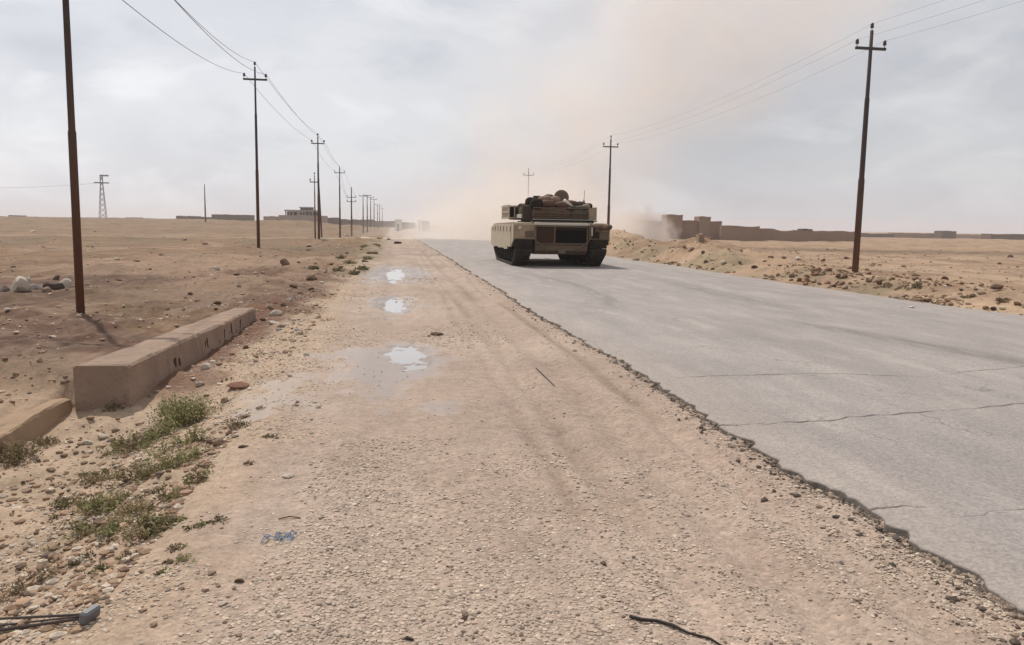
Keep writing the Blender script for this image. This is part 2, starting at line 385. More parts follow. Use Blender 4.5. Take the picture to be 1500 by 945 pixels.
def soil_col(X, Y):
    n1 = fbm(X, Y, .5, 4); n2 = fbm(X + 40, Y, 1.7, 4); n3 = fbm(X, Y * .35 + 9, .25, 4)
    c = np.tile(C_TRACK, (len(X), 1))
    c = lerp(c, C_TRACK2, sst(-.15, .25, n1 + .5 * n2))
    for xc, wd_ in ((1.72, .09), (2.12, .06), (1.28, .07), (1.05, .05)):
        xx = xc + .10 * vnoise(Y * .22, Y * 0 + xc * 7) + .03 * vnoise(Y * 1.1, Y * 0 + xc * 3)
        c = lerp(c, np.array([.22, .155, .115]), np.exp(-((X - xx) / wd_) ** 2) * sst(-.15, .2, fbm(X + xc * 9, Y * .5, .8, 3)) * sst(30, 18, Y) * .8)
    ln = sst(.12, .0, np.abs(X - 2.05 + .1 * n2)) * .4 + sst(.2, 0, np.abs(X - 1.2)) * .3
    c = lerp(c, np.array([.42, .32, .25]), np.clip(ln, 0, 1))
    # shoulder near the verge of the track: more ochre and stony
    c = lerp(c, np.array([.365, .262, .18]), sst(-.5, -1.3, X + .5 * n2) * .9)
    c = lerp(c, C_OLIVE, sst(.02, .3, n2 + .3 * n1) * sst(-.9, -1.4, X) * sst(-3.4, -2.8, X) * sst(9, 4, Y) * .35)
    # left field
    left = sst(-1.9, -2.7, X + 1.0 * n1 * sst(7.5, 9.5, Y) - np.where(Y > 14, .9, 0) + 1.05 * sst(9.2, 8.2, Y))
    f = np.tile(C_FIELD, (len(X), 1))
    near = sst(34, 16, Y)
    f = lerp(f, C_RED * 1.15, sst(-.30, .05, n1 + .5 * n2) * near * .9)
    cl_ = fbm(X * .8, Y * .8, 5.5, 4, .65)
    f = lerp(f, C_RED, sst(.05, .3, cl_) * .55 * sst(60, 30, Y)); f = lerp(f, C_PALE, sst(.05, .35, -cl_) * .45 * sst(60, 30, Y))
    f = lerp(f, C_PALE, sst(.12, .30, n3 + .35 * n2) * .8)
    f = lerp(f, np.array([.165, .110, .062]), sst(.0, .35, -n3 + .3 * n1) * sst(18, 50, Y) * .7)
    f = lerp(f, np.array([.29, .20, .125]), sst(.0, .25, fbm(X * .3, Y + 90, .08, 4)) * sst(30, 80, Y) * .7)
    f = lerp(f, np.array([.185, .112, .054]), sst(60, 200, Y) * .7)
    f = f * (1 - .20 * near)[:, None]
    c = lerp(c, f, left)
    c = lerp(c, np.array([.34, .235, .155]), sst(-5.6, -4.2, X) * sst(9.2, 8.0, Y) * sst(-2.9, -3.2, X) * .9)
    c = lerp(c, C_RED * 1.25, sst(-1.75, -2.15, X + .5 * n2) * sst(-2.7, -2.5, X) * sst(8.0, 9.0, Y) * sst(19, 14, Y) * .85)  # red-brown ditch soil at the beam foot, the shadow there painted in too
    verge = sst(-2.6, -1.4, X) * sst(0.2, -1.1, X) * sst(20, 30, Y) * sst(.0, .25, n2 + .15) * sst(110, 80, Y)
    c = lerp(c, C_OLIVE * 1.05, np.clip(verge, 0, 1) * .8)
    # right field
    right = sst(11.1, 11.6, X + .3 * n2)
    s = np.tile(C_SAND, (len(X), 1))
    s = lerp(s, np.array([.225, .135, .078]), sst(-.02, .25, n1 + .4 * n2) * .8)
    s = lerp(s, np.array([.39, .275, .18]), sst(.05, .3, n3) * .8)
    s = lerp(s, np.array([.255, .19, .115]), sst(-.12, .15, fbm(X + 5, Y * .8, .8, 4) - .15 * np.abs(X - 12.3)) * sst(15.5, 12, X) * .9)
    s = lerp(s, np.array([.30, .19, .11]), sst(50, 130, Y) * .5)
    c = lerp(c, s, right)
    # pale dusty lane crossing in the distance
    c = lerp(c, np.array([.52, .42, .33]), sst(.22, .08, np.abs((Y - 100) / 40 + .25 * n1)) * sst(-12, -2, X) * sst(16, 8, X) * .9)
    return c
cols = soil_col(GXf, GYf)
wt = wetness(GXf, GYf)
dist = np.hypot(GXf, GYf)
grav = np.clip(.25 + 1.0 * sst(-3.0, -1.0, GXf) * sst(3.0, 2.4, GXf) * (0.45 + 1.1 * sst(-.25, .2, fbm(GXf, GYf * .5, .9, 3))), 0, 1) * sst(40, 14, dist)
nx, ny = len(xs), len(ys)
idx = np.arange(nx * ny).reshape(ny, nx)
FQ = np.stack([idx[:-1, :-1], idx[:-1, 1:], idx[1:, 1:], idx[1:, :-1]], -1).reshape(-1, 4)
gme = numesh('ground', np.stack([GXf, GYf, GZ], 1), FQ, 4, cols, True, {'wet': wt, 'grav': grav})
SOIL = ground_mat()
tag(link('ground', gme, mat=SOIL), kind='structure')

# ------------------------------------------------------------------ puddles
def water_mat():
    m = bpy.data.materials.new('puddle_water'); m.use_nodes = True; t = NT(m.node_tree); b = t.n['Principled BSDF']
    b.inputs['Base Color'].default_value = (.30, .235, .19, 1); b.inputs['Roughness'].default_value = .06
    b.inputs['IOR'].default_value = 1.33; b.inputs['Specular IOR Level'].default_value = .9
    b.inputs['Coat Weight'].default_value = 1.0; b.inputs['Coat Roughness'].default_value = .03; b.inputs['Coat IOR'].default_value = 1.6
    return m
WATER = water_mat()
for i, p in enumerate(PUD):
    cx, cy, a, b_ = p
    zl = gz(cx, cy) + .027
    th = np.linspace(0, 2 * math.pi, 40, endpoint=False)
    vs = [(cx, cy, zl)] + [(cx + 1.35 * a * math.cos(q), cy + 1.35 * b_ * math.sin(q), zl) for q in th]
    mb = MB(); mb.add(vs, [(0, 1 + k, 1 + (k + 1) % 40) for k in range(40)])
    tag(mb.build('puddle', WATER), kind='structure',
        label=['farthest and widest pale puddle on the gravel track', 'middle puddle on the gravel track, small and bright', 'nearest puddle, shallow water at the edge of wet mud on the track'][i])

# ------------------------------------------------------------------ road
def pix_ground0(px, py, z=0.0):
    r = ray(px, py); d = (z - CAMZ) / r.z; return r.x * d, r.y * d
def crack_line(pts):
    q = [pix_ground0(*p) for p in pts]; q.sort(); return np.array([a for a, b in q]), np.array([b for a, b in q])
CR = [ # pixel polyline, half width, x-range in which it is open
    ([(1300, 744), (1352, 741), (1380, 752), (1415, 757), (1460, 752), (1500, 750)], .011, [(0, 3.22), (3.40, 20)]),
    ([(1088, 622), (1150, 619), (1210, 619), (1240, 612), (1330, 607), (1440, 600), (1500, 594)], .012, [(0, 6.3)]),
    ([(1000, 553), (1080, 550), (1160, 549), (1240, 550), (1290, 552), (1360, 554), (1400, 548), (1460, 543), (1500, 540)], .014, [(3.0, 5.6), (6.0, 7.6)]),
]
CR = [(crack_line(p), w_, rr) for p, w_, rr in CR]; CR.sort(key=lambda c: c[0][1].mean())
ROAD_END = 330.0
cols_u = []
u = 0; stp = .02
while u < 1: cols_u.append(u); u += stp / 8.7; stp = min(.14, stp * 1.09)
cols_u.append(1.0); cols_u = np.array(cols_u); nu = len(cols_u)
rows = []     # each row: (kind, base y or crack, offset)
def row_y(c, X, off):
    xs_, ys_ = c[0]
    y = np.interp(X, xs_, ys_) + (X - xs_[-1]) * 0 + .05 * vnoise(X * 5, X * 0 + ys_[0]) + .05 * vnoise(X * 14, X * 0 + ys_[0]) + .025 * vnoise(X * 40, X * 0 + ys_[0])
    op = np.zeros_like(X)
    for a, b_ in c[2]: op = np.maximum(op, sst(a - .02, a + .2, X) * sst(b_ + .1, b_ - .6, X))
    op = op * (.55 + .9 * np.clip(.5 + fbm(X, X * 0 + 2, 3, 2), 0, 1))
    return y, op
X0 = lambda y: edge_x(y)
def base_rows():
    out = [-4, -2, 0, 1.0]; y = 1.5; s_ = .03
    while y < ROAD_END: out.append(y); y += s_; s_ *= 1.010
    out.append(ROAD_END); return out
allY = []; allD = []
curves = [(None, y) for y in base_rows()]
Xn = X0(np.full(nu, 6.0))
crack_means = [c[0][1].mean() for c in CR]
seq = []
for kd, y in curves:
    if any(abs(y - cm) < .07 for cm in crack_means): continue
    seq.append((y, None, 0))
for ci, cm in enumerate(crack_means):
    for k, off in enumerate((-.04, -1, -.35, .35, 1, .04)):
        seq.append((cm + (k - 2.5) * .01, ci, k))
seq.sort(key=lambda q: q[0])
Vr = []; depth = []
for y, ci, k in seq:
    yv = np.full(nu, y)
    xe, xr_ = edge_x(yv), redge_x(yv)
    X = xe + (xr_ - xe) * cols_u
    dz = np.zeros(nu)
    if ci is not None:
        yc, op = row_y(CR[ci], X, 0); w_ = CR[ci][1] * op
        o = [-.02, 0, 0, 0, 0, .02][k]; f_ = [0, -1, -.45, .45, 1, 0][k]
        yv = yc + o + f_ * np.maximum(w_, .0015); dz = np.where(abs(f_) < .9, -np.minimum(.05, w_ * 4), 0) if k in (2, 3) else dz
        xe2 = edge_x(yv); X = np.where(cols_u < .12, X + (xe2 - xe) * (1 - cols_u / .12), X)
    else:
        # pull ordinary rows softly towards the crack curves near them
        for cj, cm in enumerate(crack_means):
            g = math.exp(-((y - cm) / .9) ** 2)
            yc, op = row_y(CR[cj], X, 0)
            room = (yc - cm)
            yv = yv + room * g
    zr = far_z(yv) * 1.0 + .012 * fbm(X, yv, .35, 3) + .02 * np.sin(math.pi * cols_u)
    zr = zr + .004 * fbm(X, yv, 4, 3) - .012 * sst(.05, 0, (X - edge_x(yv))) ** 2 * (.4 + vnoise(yv * 9, yv * 0 + 4))
    # shallow wheel scours
    Vr.append(np.stack([X, yv, zr + dz], 1)); 
top = np.array(Vr)                                  # rows, nu, 3
# side skirt vertices left and right
lft = top[:, 0, :].copy(); lft2 = lft.copy(); lft2[:, 2] -= .16; lft2[:, 0] += .03 * vnoise(lft[:, 1] * 14, lft[:, 1] * 0)
rgt = top[:, -1, :].copy(); rgt[:, 2] -= .16
lft1 = lft.copy(); lft1[:, 2] -= .010; lft1[:, 0] -= .004
full = np.concatenate([lft2[:, None, :], lft1[:, None, :], top, rgt[:, None, :]], 1)
nr, nc = full.shape[:2]; idx = np.arange(nr * nc).reshape(nr, nc)
FQ = np.stack([idx[:-1, :-1], idx[:-1, 1:], idx[1:, 1:], idx[1:, :-1]], -1).reshape(-1, 4)
fl = full.reshape(-1, 3)
xd = fl[:, 0] - edge_x(fl[:, 1])
def road_mat():
    m = bpy.data.materials.new('dusty_asphalt'); m.use_nodes = True; t = NT(m.node_tree); b = t.n['Principled BSDF']
    oc = t.new('ShaderNodeTexCoord').outputs['Object']
    edg = t.new('ShaderNodeAttribute', attribute_name='dust').outputs['Fac']
    trk = t.new('ShaderNodeAttribute', attribute_name='track').outputs['Fac']
    gap = t.new('ShaderNodeAttribute', attribute_name='gap').outputs['Fac']
    big = t.noise(t.mapping(oc, (1, .28, 1)), .55, 5, .6, .4); mid = t.noise(t.mapping(oc, (1, .22, 1)), 2.4, 6, .62)
    fin = t.noise(oc, 60, 4, .7); spk = t.new('ShaderNodeTexVoronoi'); t.put(oc, spk.inputs['Vector']); spk.inputs['Scale'].default_value = 55
    sp = t.new('ShaderNodeSeparateColor'); t.l.new(spk.outputs['Color'], sp.inputs[0])
    c = t.mix(t.remap(big, .35, .65), (.272, .238, .218), (.322, .284, .262))
    c = t.mix(t.math('MULTIPLY', t.remap(mid, .5, .68), .6), c, (.40, .35, .31))
    c = t.mix(t.math('MULTIPLY', t.remap(mid, .46, .33), .5), c, (.235, .212, .198))
    vc = t.new('ShaderNodeTexVoronoi', feature='DISTANCE_TO_EDGE'); vc.inputs['Scale'].default_value = .42
    wv = t.new('ShaderNodeVectorMath', operation='ADD'); t.l.new(oc, wv.inputs[0])
    nv = t.new('ShaderNodeTexNoise'); t.l.new(oc, nv.inputs['Vector']); nv.inputs['Scale'].default_value = 1.6; nv.inputs['Detail'].default_value = 6
    t.l.new(nv.outputs['Color'], wv.inputs[1]); t.l.new(wv.outputs[0], vc.inputs['Vector'])
    hair = t.math('MULTIPLY', t.remap(vc.outputs['Distance'], .006, .0015), t.remap(t.noise(oc, .8, 2), .5, .56))
    c = t.mix(t.math('MULTIPLY', hair, .55), c, (.14, .12, .105))
    c = t.mix(t.math('MULTIPLY', t.remap(t.noise(t.mapping(oc, (1, .5, 1)), 1.0, 3, .45), .60, .64), .22), c, (.22, .20, .185))
    c = t.mix(t.math('MULTIPLY', trk, t.remap(t.noise(t.mapping(oc, (2, .3, 1)), 3, 4), .34, .58)), c, (.195, .172, .158))
    c = t.mix(t.math('MULTIPLY', edg, .45), c, (.36, .29, .24))
    k = t.math('ADD', 1, t.math('ADD', t.math('MULTIPLY', t.math('SUBTRACT', fin, .5), .8), t.math('MULTIPLY', t.math('SUBTRACT', sp.outputs[0], .5), .30)))
    s = t.new('ShaderNodeVectorMath', operation='SCALE'); t.l.new(c, s.inputs[0]); t.put(k, s.inputs[3])
    chip = t.math('MULTIPLY', t.remap(t.noise(oc, 24, 3, .5), .70, .74), .6)
    c = t.mix(chip, s.outputs[0], (.47, .43, .39))
    c = t.mix(gap, c, (.05, .042, .035))
    t.put(c, b.inputs['Base Color']); b.inputs['Roughness'].default_value = .82; b.inputs['Specular IOR Level'].default_value = .35
    bn = t.new('ShaderNodeBump'); bn.inputs['Distance'].default_value = .006; bn.inputs['Strength'].default_value = .35
    t.put(t.math('ADD', t.math('MULTIPLY', spk.outputs['Distance'], -.6), fin), bn.inputs['Height']); t.l.new(bn.outputs[0], b.inputs['Normal'])
    return m
dust = sst(.9, .0, xd + .5 * fbm(fl[:, 0], fl[:, 1], .9, 3)) * .8 + sst(1.2, 0, redge_x(fl[:, 1]) - fl[:, 0] + .6 * fbm(fl[:, 0], fl[:, 1], .5, 3)) * .7
# worn tracks left by tracked vehicles sweeping over the asphalt
def trackmark(X, Y):
    a = np.exp(-((X - (6.67 + (12.6 - Y) * .19)) / .26) ** 4) * sst(7.5, 8.7, Y) * sst(13.4, 12, Y)
    a2 = np.exp(-((X - (7.75 - (20 - Y) * .03)) / .35) ** 4) * sst(14, 17, Y) * sst(26, 21, Y) * .8
    b = np.exp(-((X - (4.75 - .02 * (Y - 20) ** 2)) / .2) ** 4) * sst(14, 16, Y) * sst(27, 22, Y) * .9
    return np.clip(np.maximum(np.maximum(a, a2), b), 0, 1)
gapv = np.zeros((nr, nc)); gapv[:, 0] = .60; gapv[:, 1] = .62; gapv[:, 2] = .12
for ri, (y, ci, k) in enumerate(seq):
    if ci is not None and k in (2, 3):
        _, op = row_y(CR[ci], full[ri, :, 0], 0); gapv[ri] = np.clip(op * 1.3, 0, 1)
rme = numesh('road', fl, FQ, 4, None, True, {'dust': dust, 'track': trackmark(fl[:, 0], fl[:, 1]), 'gap': gapv.ravel()})
ROADM = road_mat()
tag(link('road', rme, mat=ROADM), kind='structure')

# ------------------------------------------------------------------ gravel, crumbs, clods (uncountable ground cover)
def scatter(name, X, Y, S, C, sink=.35, flatz=.6, label=None, onroad=False, up_=0, cat=None):
    v, f = ICO; f = np.array(f); n = len(X)
    Z = (ground_z(X, Y) if not onroad else far_z(Y) + .012) + up_
    base = v[None] * (1 + .45 * (rng.random((n, 12, 1)) - .5)) * S[:, None, None] * np.stack([.75 + .6 * rng.random(n), .7 + .5 * rng.random(n), flatz * (.6 + .6 * rng.random(n))], 1)[:, None, :]
    th = rng.random(n) * 6.283; c_, s_ = np.cos(th)[:, None], np.sin(th)[:, None]
    bx = base[..., 0] * c_ - base[..., 1] * s_; by = base[..., 0] * s_ + base[..., 1] * c_
    V = np.stack([bx + X[:, None], by + Y[:, None], base[..., 2] + (Z + S * flatz * (1 - 2 * sink))[:, None]], -1).reshape(-1, 3)
    F = (f[None] + (np.arange(n) * 12)[:, None, None]).reshape(-1, 3)
    CC = np.repeat(C, 12, axis=0)
    me = numesh(name, V, F, 3, CC)
    o = link(name, me, mat=STONE); tag(o, kind='stuff', label=label, cat=cat); return o
STONE = tinted('stone', .9, .15, 30, .4, 90)
def pal(n, base, spread=.14, light=.12):
    k = 1 + spread * rng.standard_normal(n)[:, None]
    c = np.array(base)[None] * k; m_ = rng.random(n) < light
    c[m_] = np.array([.52, .43, .34]) * (1 + .1 * rng.standard_normal(m_.sum())[:, None])
    dk = rng.random(n) < .05; c[dk] = np.array([.16, .115, .09])
    return np.clip(c, .04, .7)
def yd(n, a, b, p=1.0):                    # density falling with distance
    u = rng.random(n); return (a ** -p + u * (b ** -p - a ** -p)) ** (-1 / p)
n = 85000
Y = yd(n, 1.9, 26, .9); X = rng.uniform(-2.3, 2.6, n) + 0 * Y
m1 = fbm(X, Y * .5, .9, 3) + .5 * fbm(X, Y, 3, 2)
rut = np.exp(-((X - 1.72) / .2) ** 2) + np.exp(-((X - 2.12) / .15) ** 2) * .8 + .6 * np.exp(-((X - .0) / .3) ** 2) * (Y > 6)
keep = rng.random(n) < np.clip(.42 + 1.9 * m1 - .75 * rut - .9 * wetness(X, Y) - .25 * sst(4, 12, Y) + .25 * sst(-.8, -1.4, X), .03, 1)
keep &= X < edge_x(Y) - .05
X, Y = X[keep], Y[keep]
S = .0035 + .0055 * rng.random(len(X)) ** 1.8 + .010 * (rng.random(len(X)) < .03) * rng.random(len(X)) + .0006 * Y
scatter('gravel', X, Y, S, pal(len(X), (.44, .345, .268), .20, .18), .34, .42, 'loose pale gravel strewn over the dirt track')
# crumbs along the broken edge of the asphalt
n = 12000
Y = yd(n, 2.4, 45, .8); X = edge_x(Y) + .012 - .030 * np.abs(rng.standard_normal(n)) * (1 + 4 * (rng.random(n) < .15))
S = (.005 + .016 * rng.random(n) ** 4) * (1 + Y * .03)
cc = pal(n, (.31, .235, .18), .25, .05); dk = rng.random(n) < .40; cc[dk] = np.array([.11, .088, .068])
scatter('asphalt_crumbs', X, Y, S, cc, .4, .8, 'crumbled bits of asphalt and dirt along the broken edge of the road')
# field stones left
n = 26000
Y = yd(n, 3, 90, .75); X = -1.2 - (rng.random(n) ** 1.5) * (8 + Y * .8)
keep = rng.random(n) < np.clip(.45 + 1.6 * fbm(X, Y, .8, 4), .04, 1); keep &= ~((X > -3.1) & (X < -2.5) & (Y > 8) & (Y < 13.8)); keep &= ~((X > -3.4) & (X < -3.0) & (Y < 8.4)); X, Y = X[keep], Y[keep]
S = (.008 + .022 * rng.random(len(X)) ** 3) * (1 + Y * .035)
scatter('field_stones', X, Y, S, pal(len(X), (.28, .185, .12), .28, .24), .42, .6, 'small stones and clods scattered over the brown field')
# right verge and field
n = 24000
Y = yd(n, 9, 120, .7); X = 11.5 + (rng.random(n) ** 1.8) * (4 + Y * .8)
keep = rng.random(n) < np.clip(.35 + 1.9 * fbm(X + 3, Y, .55, 4), .03, 1); X, Y = X[keep], Y[keep]
S = (.014 + .045 * rng.random(len(X)) ** 3) * (1 + Y * .016)
scatter('verge_stones', X, Y, S, pal(len(X), (.24, .15, .09), .28, .10), .42, .65, 'small stones and clods on the sandy verge beyond the road')

# ------------------------------------------------------------------ rocks one can tell apart
def rock_mesh(seed, flat=.65):
    rg = np.random.default_rng(seed); v, f = ICO2
    dirs = rg.standard_normal((11, 3)); dirs /= np.linalg.norm(dirs, axis=1)[:, None]
    vv = v.copy()
    for d_ in dirs:                          # chop with planes for an angular stone
        h = .38 + .4 * rg.random(); dd = vv @ d_; m_ = dd > h; vv[m_] -= np.outer((dd[m_] - h) * .9, d_)
    vv = vv * (1 + .06 * rg.standard_normal((len(v), 1))) * np.array([1, .8, flat])
    me = bpy.data.meshes.new('rock'); me.from_pydata([tuple(q) for q in vv], [], f); return me
ROCKM = {k: mat('rock_' + k, c, .92, .22, 5, .5, 30) for k, c in
         {'pale': (.52, .44, .35), 'tan': (.30, .21, .145), 'brown': (.15, .092, .055), 'dark': (.09, .06, .045), 'red': (.24, .12, .075), 'grey': (.34, .30, .27)}.items()}
rock_cache = {}
BASEL = {'stones on the soil behind the concrete beam': 'stone on the soil behind the concrete beam', 'rubble past the far end of the concrete beam': 'stone past the far end of the beam',
    'stones in the ditch beside the concrete beam': 'stone in the ditch beside the beam', 'stones along the left edge of the track': 'stone on the left edge of the track',
    'stones on the stony bank in the foreground': 'stone on the foreground bank', 'stones below the near end of the concrete beam': "stone below the beam's near end",
    'rubble heap left of the near pole': None, 'clods in the rubble bank at the right hand pole': 'clod in the rubble bank at the right pole', 'stones on the sandy bank right of the tank': 'stone on the sandy bank',
    'clods on the field at the far right': 'clod on the field past the right pole', 'white scraps on the far edge of the asphalt': None, 'stones scattered over the left field': 'stone in the left field'}
def vary(label, group, px, py, wpx, kind):
    b = BASEL.get(group)
    if b is None: return label
    col = {'pale': 'whitish', 'tan': 'tan', 'brown': 'dark brown', 'dark': 'blackish', 'red': 'reddish', 'grey': 'grey'}[kind]
    sz = 'largish ' if wpx >= 16 else ('small ' if wpx < 10.5 else '')
    if 'rubble bank' in b: w_ = 'at its left end' if px < 1175 else ('midway' if px < 1215 else ('just left of it' if px < 1250 else ('right of it' if px > 1270 else 'at its foot')))
    elif 'past the right pole' in b: w_ = 'close to the asphalt' if py > 420 else ('far out' if py < 395 else 'halfway out')
    elif 'sandy bank' in b: w_ = 'near the tank' if px < 1025 else ('nearer the right pole' if px > 1090 else 'between tank and right pole')
    elif 'left field' in b: w_ = 'near the track' if px > 440 else ('around the second pole' if px > 320 else ('right of the near pole' if px > 112 else 'left of the near pole'))
    elif 'foreground bank' in b: w_ = 'at the very left' if px < 110 else ('below the weeds' if px < 260 else 'left of the blue scrap')
    elif 'left edge' in b: w_ = 'beside the wet mud' if py < 600 else 'nearer than the wet mud'
    elif 'near end' in b: w_ = 'against the ledge' if px < 100 else 'above the weeds'
    elif 'soil behind' in b: w_ = 'left of the near pole' if px < 112 else ('along its near half' if px < 240 else 'along its far half')
    elif 'in the ditch' in b: w_ = 'by the reddish stone' if px > 335 else 'by the tallest weed'
    else: w_ = 'nearest the track' if px > 425 else 'touching the beam'
    return sz + col + ' ' + b + ', ' + w_
def rock(px, py, wpx, kind, label, group=None, name='rock', flat=.62, sink=.34, cat='rock', rz=None, sx=1, tilt=0):
    if group and not isinstance(px, Vector): label = vary(label, group, px, py, wpx, kind)
    if isinstance(px, Vector): p, d = px, px.y
    else: p, d = G(px, py)
    key = (kind, random.randrange(6), flat)
    if key not in rock_cache:
        me = rock_mesh(hash(key[1]) + len(rock_cache) * 13, flat); me.materials.append(ROCKM[kind]); rock_cache[key] = me
    s = wpx * d / F0 / 2
    o = link(name, rock_cache[key], loc=(p.x, p.y, p.z + s * flat * (1 - 2 * sink)))
    o.rotation_euler = (tilt, tilt * .6, random.uniform(0, 6.28) if rz is None else rz); o.scale = (s * sx, s, s)
    return tag(o, label=label, cat=cat, group=group)
SHOT = 'stones lying on the gravel track'
rock(350, 567, 36, 'red', 'reddish brown oblong stone lying beside the ditch, right of the concrete beam', flat=.42, rz=R(-20), sx=1.0)
rock(114, 464, 13, 'pale', 'pale stone at the foot of the nearest leaning utility pole')
rock(417, 388, 19, 'brown', 'dark brown clod standing alone in the left field before the second pole', flat=.8)
rock(455, 409, 20, 'brown', 'dark clod among low dirt heaps left of the farthest puddle')
rock(640, 491, 20, 'brown', 'brown stone on the gravel track right of the nearest puddle', flat=.5)
rock(628, 493, 9, 'tan', 'small tan stone touching the brown stone right of the nearest puddle')
rock(48, 367 - 27, 11, 'pale', 'white lump far off in the left field, near the horizon', flat=.5)
rock(421, 698, 26, 'pale', 'flat pale stone on the track above the grey blue scrap', flat=.35)
rock(49, 798, 17, 'pale', 'pale stone with a dark side between the green weeds and the left frame edge')
rock(356, 656, 20, 'dark', 'small dark flat stone right of the green weeds', flat=.35)
rock(326, 886, 20, 'pale', 'flat white stone in the foreground left of centre', flat=.4)
rock(301, 866, 15, 'tan', 'tan stone just left of the flat white foreground stone')
rock(352, 852, 18, 'brown', 'brown clod just above the flat white foreground stone')
rock(600, 937, 16, 'dark', 'small dark stone at the bottom edge near the middle')
rock(680, 908, 12, 'dark', 'small dark stone in the lower middle of the gravel')
rock(885, 827, 15, 'brown', 'small brown stone in the gravel right of centre')
rock(1247, 838, 19, 'pale', 'pale flat pebble on the smooth rut near the road edge', flat=.4)
rock(1232, 826, 12, 'grey', 'grey pebble beside the pale flat pebble in the rut')
for i, (x, y, s, k) in enumerate([(318, 395, 14, 'pale'), (285, 480, 14, 'pale'), (258, 478, 12, 'pale'), (318, 446, 16, 'brown'), (225, 500, 13, 'tan'), (150, 498, 11, 'tan'), (205, 470, 11, 'pale'), (60, 530, 15, 'tan'), (22, 548, 14, 'pale'), (92, 560, 16, 'tan'), (170, 480, 10, 'brown'), (245, 455, 10, 'brown'), (280, 432, 12, 'brown'), (350, 420, 11, 'tan')]):
    rock(x, y, s, k, 'loose stone on the reddish soil behind the concrete beam', 'stones on the soil behind the concrete beam')
for i, (x, y, s, k) in enumerate([(395, 452, 20, 'tan'), (405, 462, 24, 'pale'), (398, 475, 18, 'pale'), (415, 448, 14, 'brown'), (424, 441, 14, 'grey'), (412, 480, 16, 'tan'), (430, 470, 13, 'pale'), (385, 470, 14, 'brown'), (435, 455, 12, 'tan'), (440, 430, 12, 'tan'), (455, 425, 14, 'brown'), (470, 415, 11, 'pale')]):
    rock(x, y, s, k, 'rubble stone heaped past the far end of the concrete beam', 'rubble past the far end of the concrete beam', cat='rubble')
for i, (x, y, s, k) in enumerate([(305, 540, 22, 'pale'), (322, 535, 17, 'tan'), (290, 565, 18, 'pale'), (340, 520, 15, 'tan'), (360, 510, 14, 'brown'), (375, 530, 16, 'pale'), (330, 590, 20, 'tan'), (380, 598, 15, 'pale'), (320, 650, 22, 'tan'), (345, 640, 15, 'pale'), (230, 575, 13, 'pale'), (246, 568, 10, 'pale'), (220, 582, 11, 'tan'), (355, 610, 14, 'grey')]):
    rock(x, y, s, k, 'stone lying in the stony ditch between the concrete beam and the track', 'stones in the ditch beside the concrete beam')
for i in range(16):
    x = random.uniform(395, 470); y = random.uniform(480, 660)
    rock(x, y, random.uniform(9, 15), random.choice(['tan', 'pale', 'grey']), 'loose stone on the left edge of the gravel track', 'stones along the left edge of the track')
for i in range(20):
    x = random.uniform(20, 420); y = random.uniform(790, 935)
    rock(x, y, random.uniform(9, 17), random.choice(['tan', 'pale', 'tan', 'grey']), 'loose stone on the stony bank in the left foreground', 'stones on the stony bank in the foreground', flat=.5)
for (x, y, s) in [(170, 632, 18), (150, 640, 22), (205, 622, 15), (128, 650, 20), (95, 668, 16), (75, 690, 17), (40, 720, 18), (60, 745, 15), (300, 700, 17), (120, 760, 14)]:
    rock(x, y, s, random.choice(['tan', 'pale']), 'pale stone on the bank below the near end of the concrete beam', 'stones below the near end of the concrete beam', flat=.5)
for i, (x, y, s) in enumerate([(1086, 628, 20), (1070, 617, 13), (1128, 652, 13), (1187, 684, 15), (1232, 712, 15), (1272, 742, 22), (1300, 757, 24), (1352, 787, 24), (1335, 777, 14), (1400, 822, 18), (1445, 853, 22), (1484, 880, 20), (1015, 586, 14), (960, 556, 12), (905, 527, 12), (1165, 674, 10), (1210, 702, 11), (1425, 842, 12)]):
    rock(x - 6, y + 5, s, 'grey' if i % 3 else 'tan', '%s asphalt lump broken off the road edge, %s' % ('chunky' if s >= 18 else 'small', 'lower right' if x > 1240 else ('near where the long crack starts' if x > 1050 else 'in the middle distance')), None, 'asphalt_lump', .6, .3, 'asphalt lump')['group'] = 'lumps broken off the road edge'
# pale rubble heap at the left edge of the picture
for (x, y, s, k, l) in [(28, 425, 40, 'pale', 'largest whitish boulder in the rubble heap left of the near pole'), (52, 424, 26, 'grey', 'grey boulder in the middle of the rubble heap left of the near pole'),
        (8, 428, 22, 'grey', 'boulder at the far left end of the rubble heap, cut by the frame'), (38, 414, 18, 'pale', 'whitish stone on top of the rubble heap'), (96, 421, 26, 'pale', 'whitish stone right beside the near pole, at the end of the rubble heap'),
        (66, 428, 18, 'tan', 'tan stone low in the rubble heap left of the near pole'), (83, 410, 15, 'brown', 'brown clod on top of the dark lump in the rubble heap')]:
    rock(x, y, s, k, l, 'rubble heap left of the near pole', flat=.8)
rock(77, 424, 30, 'dark', 'dark brown lump between whitish stones of the rubble heap', flat=.8, sx=1.1)
